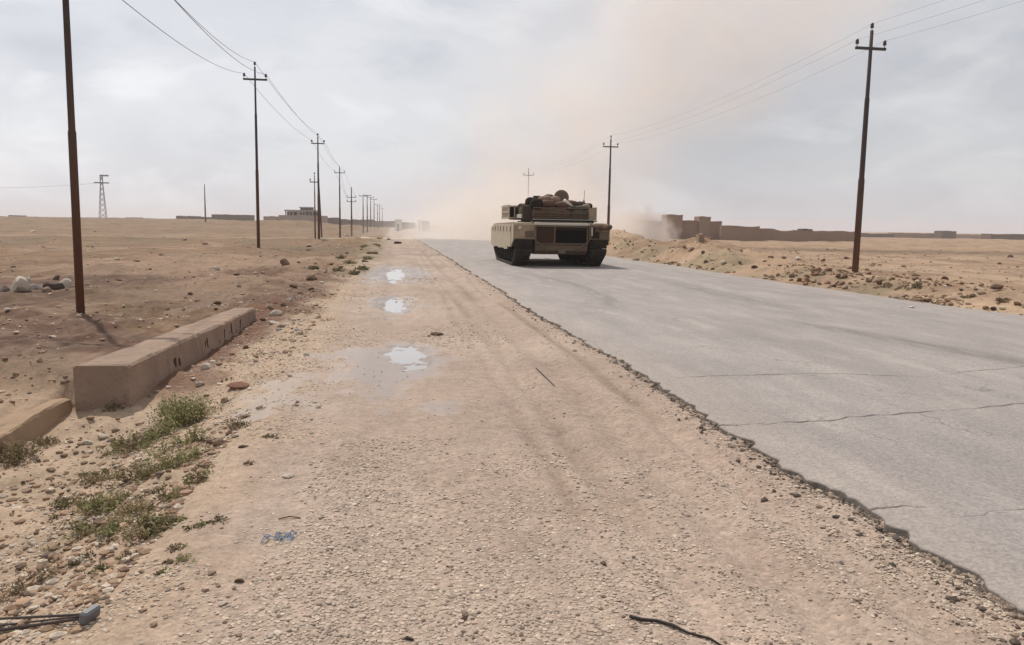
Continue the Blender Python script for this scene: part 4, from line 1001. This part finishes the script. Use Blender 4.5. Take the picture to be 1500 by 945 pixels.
Rr.append(pole(891, 72.7, 10.75, 'T', 'dark pole rising just right of the tank', 0, .13, arm_w=1.4))
Rr.append(pole(773, 115, 10.75, 'T', 'far pole rising behind the turret of the tank', 0, .12, arm_w=1.5))
# off-frame neighbours that carry the near ends of the wires
def wire(a, b, sag, label, group, r=.011):
    n_ = 26; pts = [a.lerp(b, i / n_) - Vector((0, 0, sag * 4 * (i / n_) * (1 - i / n_))) for i in range(n_ + 1)]
    return tag(MB().tube(pts, r, 5).build('overhead_wire', M_WIRE, None, True), label, 'wire', group)
M_WIRE = mat('wire_metal', (.20, .20, .21), .5, .1, 3, metal=.3)
names3 = ['left hand wire', 'right hand wire', 'top wire']
for i in range(4):
    for k in range(3):
        if k < len(L[i][1]) and k < len(L[i + 1][1]):
            wire(L[i][1][k], L[i + 1][1][k], [.55, .45, .5, .4][i], '%s of the left row, running %s' % (names3[k], ['from the nearest pole to the second', 'from the second pole to the third', 'from the third pole to the fourth', 'from the fourth pole to the fifth'][i]), 'wires of the left pole row', .010 + .001 * i)
for k in range(3):
    wire(Rr[0][1][k], Rr[1][1][k], .6, '%s from the right hand pole to the pole beside the tank' % names3[k], 'wires of the right pole row', .0042)
    wire(Rr[1][1][k], Rr[2][1][k], .6, '%s from the pole beside the tank to the pole behind it' % names3[k], 'wires of the right pole row', .0042)
p0 = Vector((19.6, -7.5, -.3))
for k in range(3):
    q = Rr[0][1][k]; wire(Vector((q.x + .3, -7.5, q.z + .25)), q, .6, '%s coming in over the right corner to the right hand pole' % names3[k], 'wires of the right pole row', .0042)

# far lattice pylon and lone post
def far_box(px0, px1, ytop, d, thick, name, m_, label, cat, group=None, ybase=None, build=True):
    a = at(px0, hy(px0), d); b = at(px1, hy(px1), d); c = (a + b) / 2
    zt = at((px0 + px1) / 2, ytop, d).z; zb = gz(c.x, c.y) - .6
    return a, b, zt, zb
M_GALV = mat('galvanised_steel', (.26, .26, .27), .6, .15, 4)
p = place(151, 330)
py_ = empty('lattice_pylon', p, R(8), label='lone lattice pylon with two crossarms on the left horizon', cat='pylon')
Hh = (hy(151) - 257) / F0 * 330 + CAMZ - p.z
lg = MB()
for sx in (-1, 1):
    for sy in (-1, 1): lg.tube([(sx * 1.3, sy * 1.3, -.3), (sx * .45, sy * .45, Hh * .78), (sx * .4, sy * .4, Hh)], .12, 5)
lg.build('tower_legs', M_GALV, py_)
br = MB(); nz = 8
for i in range(nz):
    z0, z1 = Hh * .97 * i / nz, Hh * .97 * (i + 1) / nz; w0, w1 = 1.3 - .9 * i / nz, 1.3 - .9 * (i + 1) / nz
    for s in (-1, 1):
        br.tube([(-w0, s * w0, z0), (w1, s * w1, z1)], .06, 4).tube([(w0, s * w0, z0), (-w1, s * w1, z1)], .06, 4)
br.build('bracing', M_GALV, py_)
MB().box(-2.8, 2.8, -.25, .25, Hh * .80, Hh * .83).build('crossarm', M_GALV, py_)
MB().box(-.6, 2.7, -.25, .25, Hh * .965, Hh).build('crossarm', M_GALV, py_)
pole(301, 260, (hy(301) - 280) / F0 * 260 + CAMZ + 1, 'post', 'lone bare post far off on the left horizon', 0, .25, group=None)
pa = at(0, 276.5, 330); pb = p + Vector((-2.7, 0, Hh * .8))
wire(Vector((pa.x - 30, pa.y, pa.z + .3)), pb, 1.2, 'faint far wire running left from the lattice pylon', None, .045)

# ------------------------------------------------------------------ far buildings
def mudmat(n_, c, v=.12): return mat(n_, c, .95, v, .35, 0, fn=lambda t, oc, cc, b: t.mix(t.math('MULTIPLY', t.remap(t.noise(t.mapping(oc, (1, 1, .5)), .9, 6, .65), .5, .72), .45), cc, tuple(x * .62 for x in c)))
M_MUD = mudmat('mud_brick', (.25, .168, .12)); M_MUD2 = mudmat('pale_mud_brick', (.265, .18, .13)); M_MUD3 = mudmat('dark_mud', (.10, .065, .05))
M_PALE = mudmat('pale_plaster', (.33, .265, .22)); M_SHADE = mat('dark_opening', (.03, .026, .024), .9)
M_ROOF = mat('roof_slab_concrete', (.30, .27, .25), .9)
def mud_block(px0, px1, ytop, d, dep, m_, label, name='mud_brick_building', cat='building', group=None, windows=(), parapet=True, seed=0, ytop2=None):
    a = place(px0, d); b = place(px1, d); c = (a + b) / 2; wdt = (b - a).to_2d().length
    rz = math.atan2(b.y - a.y, b.x - a.x)
    zb = min(a.z, b.z) - .8; zt = at((px0 + px1) / 2, ytop, d).z
    root = empty(name, (c.x, c.y, zb), rz, label=label, cat=cat, group=group)
    h = zt - zb; hw = wdt / 2; rg = random.Random(seed)
    # wall with a slightly uneven top line
    n_ = max(4, int(wdt / 1.6)); mb = MB(); vs = []; fs = []
    for i in range(n_ + 1):
        x = -hw + wdt * i / n_; t_ = i / n_
        hh = (h if ytop2 is None else h + (at(px1, ytop2, d).z - zt) * t_) + (rg.uniform(-.34, .16) if 0 < i < n_ else 0)
        vs += [(x, 0, 0), (x, 0, hh), (x, dep, hh), (x, dep, 0)]
    for i in range(n_):
        k = i * 4
        for q in range(4): fs.append((k + q, k + 4 + q, k + 4 + (q + 1) % 4, k + (q + 1) % 4))
    fs += [(0, 1, 2, 3), (n_ * 4 + 3, n_ * 4 + 2, n_ * 4 + 1, n_ * 4)]
    mb.add(vs, fs); mb.build('wall', m_, root)
    if parapet and ytop2 is None: MB().box(-hw - .08, hw + .08, -.08, .25, h - .38, h - .16).build('cornice', m_, root)
    for (u, v, ww, wh) in windows:
        x = -hw + u * wdt; f_ = MB().box(x - ww / 2, x + ww / 2, -.04, .12, v, v + wh).build('window', M_SHADE, root)
        MB().box(x - ww / 2 - .12, x + ww / 2 + .12, -.07, -.041, v + wh, v + wh + .14).build('lintel', m_, f_)
    return root
DR = 200
mud_block(930, 978, 323, DR + 6, 12, M_MUD, 'mud brick block half lost in dust at the left end of the compound')
mud_block(976, 999.5, 314.5, DR, 7, M_MUD2, 'tallest square tower of the mud brick compound, at its left')
mud_block(999, 1057, 323.5, DR + 1.5, 11, M_MUD, 'main long block of the mud brick compound between its towers')
mud_block(1024, 1040.5, 317.3, DR + .7, 6, M_MUD2, 'smaller square tower on the main block of the compound')
mud_block(1056, 1113, 331, DR - 2, 1.2, M_MUD, 'long high wall running right from the mud brick compound', 'mud_brick_wall', 'wall', parapet=False)
mud_block(1112, 1185, 335.5, DR - 1, 1.0, M_MUD, 'lower sagging mud wall right of the high compound wall', 'mud_brick_wall', 'wall', parapet=False, ytop2=338.5, seed=2)
mud_block(1176, 1190, 335.5, DR + 5, 4, M_MUD3, 'small dark hut showing over the sagging mud wall', 'mud_hut', 'hut')
mud_block(1184, 1258, 338, DR + 4, 1.0, M_MUD, 'far stretch of low mud wall ending behind the right hand pole', 'mud_brick_wall', 'wall', parapet=False, ytop2=338.5, seed=3)
for i, (a, b, y, d, m_, l) in enumerate([(1262, 1310, 342.0, 420, M_MUD3, 'low dark wall on the right horizon just past the right hand pole'), (1310, 1382, 341.5, 430, M_MUD, 'long low farmstead on the right horizon'), (1380, 1401, 338.5, 420, M_MUD3, 'dark roofed house on the right horizon'), (1400, 1456, 343.3, 520, M_MUD2, 'pale low wall on the far right horizon'), (1452, 1530, 343.2, 380, M_MUD3, 'low dark building at the right edge of the horizon')]):
    mud_block(a, b, y, d, 8, m_, l, 'farm_building', 'building', seed=i, parapet=False)
for i, (a, b, y, d, m_, l) in enumerate([(12, 28, 315.5, 500, M_MUD3, 'tiny dark building at the far left of the horizon'), (184, 202, 318.5, 520, M_MUD3, 'small low building right of the lattice pylon'), (258, 286, 316.5, 420, M_MUD3, 'low building left of the lone bare post'), (284, 312, 318.0, 430, M_MUD3, 'low wall at the foot of the lone bare post'), (310, 366, 314.5, 420, M_MUD3, 'long dark building right of the lone bare post'), (386, 412, 317.0, 400, M_MUD, 'low brown shed just left of the two storey house'), (466, 492, 318.5, 400, M_MUD3, 'low dark building right of the two storey house'), (490, 545, 321.5, 430, M_MUD3, 'row of low dark huts behind the far poles'), (545, 576, 323.5, 460, M_MUD3, 'low building at the end of the left horizon')]):
    mud_block(a, b, y, d, 8, m_, l, 'farm_building', 'building', seed=20 + i, parapet=False)
# pale two-storey house
def house():
    d = 300; p = place(438, d); rz = -math.atan((438 - 575) / F0) * 0 + math.atan2((place(460, d) - place(415, d)).y, (place(460, d) - place(415, d)).x)
    root = empty('two_storey_house', (p.x, p.y, p.z - .5), rz, label='pale unfinished house with open porches and a roof room on the left horizon', cat='house')
    k = d / F0; zz = lambda y: at(438, y, d).z - p.z + .5; xx = lambda px: (px - 438) * k
    MB().box(xx(408), xx(472), 0, 9, 0, zz(315.5)).build('terrace_wall', M_PALE, root)
    MB().box(xx(417), xx(434), 3.2, 8.5, zz(315.5), zz(310)).build('wall', M_SHADE, root)
    MB().box(xx(434), xx(447), 1.0, 8.6, zz(315.5), zz(309)).build('wall', M_PALE, root)
    MB().box(xx(447), xx(461), 3.3, 8.5, zz(315.5), zz(310)).build('wall', M_SHADE, root)
    for px in (417.5, 423, 428.5, 452, 456.5, 460.5):
        MB().box(xx(px) - .18, xx(px) + .18, 1.0, 1.35, zz(315.5), zz(309.6)).build('porch_column', M_PALE, root)
    rf = MB().box(xx(416), xx(462), .6, 9, zz(309.5), zz(307.6)).build('roof', M_ROOF, root)
    MB().box(xx(438), xx(453), 2, 7, zz(307.6), zz(304.4)).build('roof_room', M_MUD3, rf)
    MB().box(xx(436.5), xx(454.5), 1.6, 7.4, zz(304.4), zz(303)).build('roof_slab', M_ROOF, rf)
    for px in (444, 440): MB().box(xx(px) - .4, xx(px) + .4, .94, 1.04, zz(314.5), zz(311.5)).build('window', M_SHADE, root)
house()
# small white things by the far end of the road
for (a, b, y, d, l) in [(579, 587.5, 321.5, 250, 'small white hut with a dark doorway at the far end of the road'), (612, 617, 322.5, 255, 'narrow white hut at the edge of the dust cloud')]:
    a_ = place(a, d); b_ = place(b, d); w_ = (b_ - a_).length; c = (a_ + b_) / 2; h_ = at(a, y, d).z - c.z
    r_ = empty('white_hut', c, math.atan2(b_.y - a_.y, b_.x - a_.x), label=l, cat='hut')
    MB().box(-w_ / 2, w_ / 2, 0, 2, -.5, h_ - .25).build('wall', M_WHT if 'M_WHT' in globals() else globals().setdefault('M_WHT', mat('whitewash', (.55, .52, .48), .9, .06)), r_)
    MB().box(-w_ / 2 - .12, w_ / 2 + .12, -.15, 2.15, h_ - .25, h_).build('roof', M_WHT, r_)
    MB().box(-w_ * .14, w_ * .14, -.03, .05, 0, h_ * .62).build('door', M_SHADE, r_)
mud_block(588, 606, 326, 260, 4, M_MUD3, 'dark low wall between the two white huts', 'mud_brick_wall', 'wall', parapet=False)
mud_block(617, 628, 324, 262, 4, M_MUD3, 'dark hut fading into the dust cloud', 'mud_hut', 'hut', parapet=False)
# weathered marker block on the sand bank right of the tank
p, d = G(1025, 351)
mk = MB().prism([(-.30, -.2), (.34, -.2), (.30, .62), (.10, .62), (.02, .50), (-.22, .56)], 'y', -.2, .2).build('broken_block', ROCKM['tan']); mk.location = p; mk.scale = (.55 * d / 45, 1, .55 * d / 45)
tag(mk, 'broken upright tan block on the sand in front of the compound wall', 'block')

# ------------------------------------------------------------------ plants
def leafmat(n_, c):
    m = bpy.data.materials.new(n_); m.use_nodes = True; t = NT(m.node_tree); b = t.n['Principled BSDF']
    col = t.new('ShaderNodeAttribute', attribute_name='tint').outputs['Color']
    t.put(col, b.inputs['Base Color']); b.inputs['Roughness'].default_value = .75; b.inputs['Specular IOR Level'].default_value = .2
    tr = t.new('ShaderNodeBsdfTranslucent'); t.put(col, tr.inputs[0]); mx = t.new('ShaderNodeMixShader'); mx.inputs[0].default_value = .25
    t.l.new(b.outputs[0], mx.inputs[1]); t.l.new(tr.outputs[0], mx.inputs[2]); t.l.new(mx.outputs[0], t.n['Material Output'].inputs[0])
    return m
LEAF = leafmat('leaf', None)
GREEN = [(.225, .25, .085), (.29, .285, .125), (.17, .18, .075), (.34, .305, .155), (.34, .27, .16)]
DRY = [(.26, .20, .12), (.36, .27, .175), (.15, .11, .065), (.20, .165, .09)]
MIXED = [GREEN[0], GREEN[2]] + DRY[:3] + [(.19, .165, .08)]
def plant(px, py, wpx, hfac, pal_, n_stem, label, cat='weed', group=None, leaf=.016, per=16, seed=None, name='weed'):
    p, d = G(px, py); rad = wpx * d / F0 / 2; rg = np.random.default_rng(seed if seed is not None else int(px * 7 + py))
    root = empty(name, p, 0, label=label, cat=cat, group=group)
    stems = MB(); LV = []; LC = []
    for i in range(n_stem):
        a = rg.random() * 6.283; r = rad * (rg.random() ** .55) * (.8 + .5 * rg.random()); h = rad * hfac * (.4 + .75 * rg.random()) * (1.15 - .55 * r / rad)
        bx, by = r * .55 * math.cos(a), r * .55 * math.sin(a); ex, ey = r * math.cos(a + .3 * rg.standard_normal()), r * math.sin(a)
        z0 = gz(p.x + bx, p.y + by) - p.z - .01
        P = [Vector((bx, by, z0)), Vector(((bx + ex) / 2, (by + ey) / 2, z0 + h * .6)), Vector((ex, ey, z0 + h))]
        stems.tube(P, [.0022, .0018, .001], 3, False)
        c = np.array(pal_[rg.integers(len(pal_))]) * (1 + .15 * rg.standard_normal())
        for k in range(per):
            t_ = .12 + .88 * rg.random(); q = P[0].lerp(P[1], t_ * 2) if t_ < .5 else P[1].lerp(P[2], t_ * 2 - 1)
            q = np.array(q) + rg.standard_normal(3) * rad * .07; q[2] = max(q[2], z0 + .004)
            d1 = rg.standard_normal(3); d1[2] = abs(d1[2]) * .6 + .1; d1 /= np.linalg.norm(d1); d2 = np.cross(d1, rg.standard_normal(3)); d2 /= np.linalg.norm(d2)
            ll = leaf * (.6 + .8 * rg.random()); ww = ll * .28
            LV += [q, q + d1 * ll * .5 + d2 * ww, q + d1 * ll, q + d1 * ll * .5 - d2 * ww]; LC += [np.clip(c * (1 + .12 * rg.standard_normal()), .01, .6)] * 4
    stems.build('stems', M_STEM, root)
    LV = np.array(LV); F = np.arange(len(LV)).reshape(-1, 4)
    link('foliage', numesh('foliage', LV, F, 4, np.array(LC)), root, mat=LEAF)
    return root
M_STEM = mat('dry_stem', (.19, .14, .07), .9)
plant(267, 622, 92, 1.0, GREEN, 130, 'bright green bushy weed, the tallest, right of the near end of the beam', per=20, leaf=.022)
plant(232, 640, 62, .6, GREEN, 60, 'green weed touching the left side of the tallest bright green one', leaf=.02)
plant(262, 682, 84, .55, GREEN[1:], 60, 'low green weed just below the tallest bright green one', leaf=.02)
plant(190, 660, 80, .5, MIXED, 60, 'brownish green weed left of the bright green clumps', leaf=.02)
plant(212, 700, 88, .5, MIXED, 64, 'straggly weed in the middle of the weed patch', leaf=.018)
plant(150, 744, 84, .6, GREEN[1:] + DRY[:1], 64, 'olive green weed at the lower left of the weed patch', leaf=.02)
plant(212, 778, 96, .45, GREEN[2:] + DRY[:2], 60, 'low spreading green weed at the bottom of the weed patch', leaf=.02)
plant(165, 780, 55, .45, GREEN[2:], 44, 'small green weed left of the low spreading one', leaf=.018)
plant(105, 742, 56, .5, MIXED, 36, 'thin weed at the left end of the weed patch', leaf=.016)
plant(346, 628, 46, .6, DRY + MIXED[3:], 40, 'small dry weed alone between the green clumps and the wet mud', leaf=.016)
plant(20, 672, 96, .55, DRY + [(.13, .12, .05)], 90, 'dark dry brush against the sandy ledge at the left edge', cat='dry brush', name='dry_brush', leaf=.02)
plant(66, 650, 50, .45, DRY, 36, 'small dry brush at the foot of the ledge near the beam', cat='dry brush', name='dry_brush', leaf=.016)
plant(45, 866, 84, .5, DRY + [(.15, .13, .09)], 60, 'greyish dead tuft above the metal bars in the foreground', cat='dry tuft', name='dry_tuft', leaf=.014)
plant(118, 825, 48, .45, DRY[2:], 44, 'small dark dead tuft below the green weeds', cat='dry tuft', name='dry_tuft', leaf=.012)
plant(166, 600, 34, .8, DRY[2:], 30, 'dark dry tuft growing against the corner of the beam', cat='dry tuft', name='dry_tuft', leaf=.014)
for (x, y, w_, h_, pl_, l_) in [(240, 665, 80, .6, GREEN, 'yellowish green weed in the upper middle of the weed patch'), (286, 648, 60, .7, GREEN, 'green weed at the right foot of the tallest one'),
        (175, 700, 80, .5, MIXED, 'brownish weed in the left middle of the weed patch'), (235, 735, 80, .45, MIXED, 'sparse weed between the olive and the low spreading weeds'),
        (195, 752, 70, .55, GREEN[2:] + DRY[:1], 'green weed right beside the olive green one'), (130, 775, 70, .45, MIXED, 'mixed weed at the lower left corner of the weed patch'),
        (285, 705, 60, .45, MIXED, 'sparse weed at the right margin of the weed patch'), (250, 600, 50, .8, GREEN, 'leafy weed behind the tallest bright green one'),
        (140, 705, 60, .45, DRY, 'dry weed at the upper left of the weed patch'), (250, 770, 50, .4, DRY[:2] + GREEN[:1], 'pale dry weed at the lower right of the weed patch')]:
    plant(x, y, w_, h_ * 1.15, pl_, 26, l_, leaf=.018)
sm = 'small straggling weed on the stony ground of the left bank'
for i in range(34):
    x = random.uniform(60, 330); y = random.uniform(640, 840)
    if abs(x - (330 - (y - 600) * .8)) > 130: continue
    ch = random.randrange(3)
    plant(x, y, random.uniform(20, 42), .5, [MIXED, DRY, GREEN][ch], 14, 'small %s weed %s' % (['olive', 'dry brown', 'green'][ch], 'on the bank just below the beam' if y < 700 else ('among the big weeds on the bank' if y < 770 else 'on the bank in the lower left foreground')), group='small weeds on the left bank', per=10)
for (x, y, w_) in [(380, 520, 30), (330, 560, 26), (420, 500, 30), (480, 470, 26), (440, 490, 22), (395, 640, 22), (365, 680, 20)]:
    plant(x, y, w_, .5, DRY, 16, 'dry tuft on the left margin of the track, %s' % ('nearer than the wet mud' if y > 600 else ('past the beam' if y < 510 else 'beside the ditch')), group='dry tufts along the left margin of the track', cat='dry tuft', name='dry_tuft', per=8)
for (x, y, w_) in [(530, 395, 22), (512, 386, 20), (540, 380, 20), (548, 372, 16), (520, 402, 20), (495, 398, 22), (534, 362, 14), (552, 360, 14), (500, 378, 16), (460, 395, 18), (556, 350, 10)]:
    plant(x, y, w_, .5, GREEN[2:3] + DRY, 30, '%s tuft on the verge %s' % ('wide dull green' if w_ > 18 else 'small dull green', 'left of the farthest puddle' if y > 385 else 'beyond the farthest puddle'), group='tufts on the verge left of the farthest puddle', cat='tuft', name='grass_tuft', per=10, leaf=.06)
for (x, y, w_) in [(1340, 422, 26), (1300, 420, 20), (1420, 436, 18), (1468, 442, 20), (930, 382, 14), (985, 386, 16)]:
    plant(x, y, w_, .28, DRY[:2] + DRY[3:], 16, '%s dry tuft beyond the asphalt, %s' % ('wide' if w_ > 24 else 'small', 'right of the right pole' if x > 1280 else ('at the foot of the right pole' if x > 1200 else 'right of the tank')), group='dry tufts on the verge beyond the asphalt', cat='dry tuft', name='dry_tuft', per=10, leaf=.06)

# ------------------------------------------------------------------ litter on the track
def gpt(px, py, h=0):
    p, d = G(px, py); return p + Vector((0, 0, h))
# dark cable end at the bottom
pts = [(922, 905), (940, 912), (962, 912), (985, 920), (1008, 930), (1040, 940), (1062, 952)]
cb = MB().tube([gpt(x, y, .008 + .004 * (i % 2)) for i, (x, y) in enumerate(pts)], [.006, .008, .006, .007, .005, .005, .004], 6)
tag(cb.build('dead_branch', mat('dark_bark', (.05, .04, .035), .9, .3, 30), None, True), 'thin dark twisted branch lying on the gravel at the bottom edge', 'branch')
# metal bars with a grey end block, bottom left
mb_root = empty('bar_clamp', gpt(128, 912), 0, label='two rusty bars held by a grey metal end block, lower left corner', cat='metal bars')
o = mb_root.location
a = gpt(128, 912) - o; b = gpt(0, 928) - o; b2 = gpt(-90, 945) - o; c = gpt(0, 918) - o; c2 = gpt(-90, 922) - o
M_BAR = mat('dark_rusty_bar', (.06, .045, .04), .7, .3, 20)
MB().tube([a + Vector((0, .01, .03)), c + Vector((0, 0, .035)), c2 + Vector((0, 0, .04))], .0055, 6).build('bar', M_BAR, mb_root)
MB().tube([a + Vector((0, -.012, .025)), b + Vector((0, 0, .015)), b2 + Vector((0, 0, .01))], .0062, 6).build('bar', M_BAR, mb_root)
MB().tube([a + Vector((-.02, .0, .028)), (b + c) / 2 + Vector((0, 0, .02)), (b2 + c2) / 2 + Vector((0, 0, .02))], .004, 6).build('bar', M_BAR, mb_root)
eb = MB().box(-.018, .018, -.045, .045, -.022, .03, .008).build('end_block', mat('grey_metal', (.16, .16, .165), .5, .15, 20, metal=.3), mb_root, loc=a + Vector((.01, 0, .03))); eb.rotation_euler = (0, .2, -.35)
# bluish scrap of plastic mesh
p = gpt(410, 790)
mm = MB(); rg = np.random.default_rng(5)
for i in range(26):
    x, y = rg.uniform(-.07, .07), rg.uniform(-.045, .045); a_ = rg.random() * 3.1
    if i % 2: a_ = rg.normal(1.4, .25)
    dx, dy = .035 * math.cos(a_), .035 * math.sin(a_)
    mm.tube([(x - dx, y - dy, .006), (x, y, .012 + .02 * rg.random()), (x + dx, y + dy, .006)], .0032, 4)
tag(mm.build('plastic_scrap', mat('grey_blue_plastic', (.26, .30, .36), .6, .15, 30), loc=p), 'tangled grey blue plastic scrap lying on the gravel, left of centre', 'scrap')
tg = MB().tube([gpt(408, 762, .006), gpt(425, 759, .010), gpt(440, 760, .005)], .0035, 5)
tag(tg.build('twig', mat('red_brown_twig', (.16, .08, .055), .9)), 'short reddish twig just above the grey blue scrap', 'twig')
tg = MB().tube([gpt(785, 540, .006), gpt(797, 552, .012), gpt(812, 566, .005)], .005, 5)
tag(tg.build('twig', bpy.data.materials['dark_bark']), 'dark twig lying along the track in its middle distance', 'twig')
# rutted mark of a shed tyre strip on the track far off
for (x, y, l, n_) in [(582, 357, 'dark rag lying on the track in the far distance', 'rag')]:
    p, d = G(x, y); rk_ = MB().blob((0, 0, .05), (.3, .7, .12), 2, .4, 4).build(n_, M_DARK, loc=p); tag(rk_, l, 'rag')

# ------------------------------------------------------------------ dust clouds and air
def dust_volume(name, lo, hi, fn, colr, label, dens, anis=.35, step=1.0):
    me = MB().box(lo[0], hi[0], lo[1], hi[1], lo[2], hi[2]).mesh(name)
    m = bpy.data.materials.new(name + '_volume'); m.use_nodes = True; t = NT(m.node_tree); t.n.clear()
    out = t.new('ShaderNodeOutputMaterial'); pv = t.new('ShaderNodeVolumePrincipled')
    pv.inputs['Color'].default_value = (*colr, 1); pv.inputs['Anisotropy'].default_value = anis
    oc = t.new('ShaderNodeTexCoord').outputs['Object']; s = t.new('ShaderNodeSeparateXYZ'); t.l.new(oc, s.inputs[0])
    t.put(t.math('MULTIPLY', fn(t, oc, *s.outputs), dens), pv.inputs['Density'])
    t.l.new(pv.outputs[0], out.inputs['Volume'])
    me.materials.append(m); m.cycles.volume_step_rate = step
    return tag(link(name, me), label, None, None, 'stuff')
def sq(t, v, c, r): 
    q = t.math('DIVIDE', t.math('SUBTRACT', v, c), r); return t.math('MULTIPLY', q, q)
def plume(t, oc, x, y, z):
    cx = t.math('ADD', 16.0, t.math('MULTIPLY', z, 1.03)); wd_ = t.math('ADD', 24.0, t.math('MULTIPLY', z, .40))
    r2 = t.math('ADD', sq(t, x, cx, wd_), sq(t, y, 132, 30))
    nz_ = t.noise(t.mapping(oc, (1, .6, 1)), .085, 4, .55)
    core = t.math('MAXIMUM', t.math('SUBTRACT', t.math('ADD', 1.0, t.math('MULTIPLY', t.math('SUBTRACT', nz_, .5), 2.0)), r2), 0)
    return t.math('MULTIPLY', t.math('MULTIPLY', core, core), t.remap(z, 75, 45))
dust_volume('dust_cloud', (-14, 94, -2), (116, 170, 75), plume, (.975, .92, .88), 'tall pale pink dust plume rising behind the tank', .034, .3, 1.0)
def lowdust(t, oc, x, y, z):
    r2 = t.math('ADD', t.math('ADD', sq(t, x, 15.5, 17), sq(t, y, 92, 22)), sq(t, z, -1.5, 10))
    nz_ = t.noise(oc, .22, 4, .6)
    core = t.math('MAXIMUM', t.math('SUBTRACT', t.math('ADD', 1.0, t.math('MULTIPLY', t.math('SUBTRACT', nz_, .5), 2.2)), r2), 0)
    return t.math('MULTIPLY', core, core)
dust_volume('dust_cloud', (-2, 68, -1.5), (40, 120, 11), lowdust, (.97, .895, .835), 'bright low dust cloud hugging the road behind the tank', .21, .3, .8)
q = place(942, 150)
def smoke(t, oc, x, y, z):
    r2 = t.math('ADD', t.math('ADD', sq(t, x, q.x, 6.6), sq(t, y, q.y, 6)), sq(t, z, .4, 5.0))
    nz_ = t.noise(oc, .33, 5, .65)
    k_ = t.math('MAXIMUM', t.math('SUBTRACT', t.math('ADD', .9, t.math('MULTIPLY', t.math('SUBTRACT', nz_, .5), 4.0)), r2), 0)
    return t.math('MULTIPLY', k_, 1.0)
dust_volume('smoke_puff', (q.x - 12, q.y - 10, -1.5), (q.x + 12, q.y + 10, 8), smoke, (.70, .62, .58), 'grey tan dust puff before the left end of the mud brick compound', .5, .2, .6)
hz_me = MB().box(-900, 900, -12, 1300, -2.6, 13.5).mesh('haze')
hm = bpy.data.materials.new('haze_air'); hm.use_nodes = True; ht_ = NT(hm.node_tree); ht_.n.clear()
pv = ht_.new('ShaderNodeVolumePrincipled'); pv.inputs['Color'].default_value = (.94, .88, .86, 1); pv.inputs['Density'].default_value = .00045; pv.inputs['Anisotropy'].default_value = .2
ht_.l.new(pv.outputs[0], ht_.new('ShaderNodeOutputMaterial').inputs['Volume']); hz_me.materials.append(hm)
HAZE = True
if HAZE: tag(link('haze', hz_me), kind='stuff', label='thin dusty air over the plain')
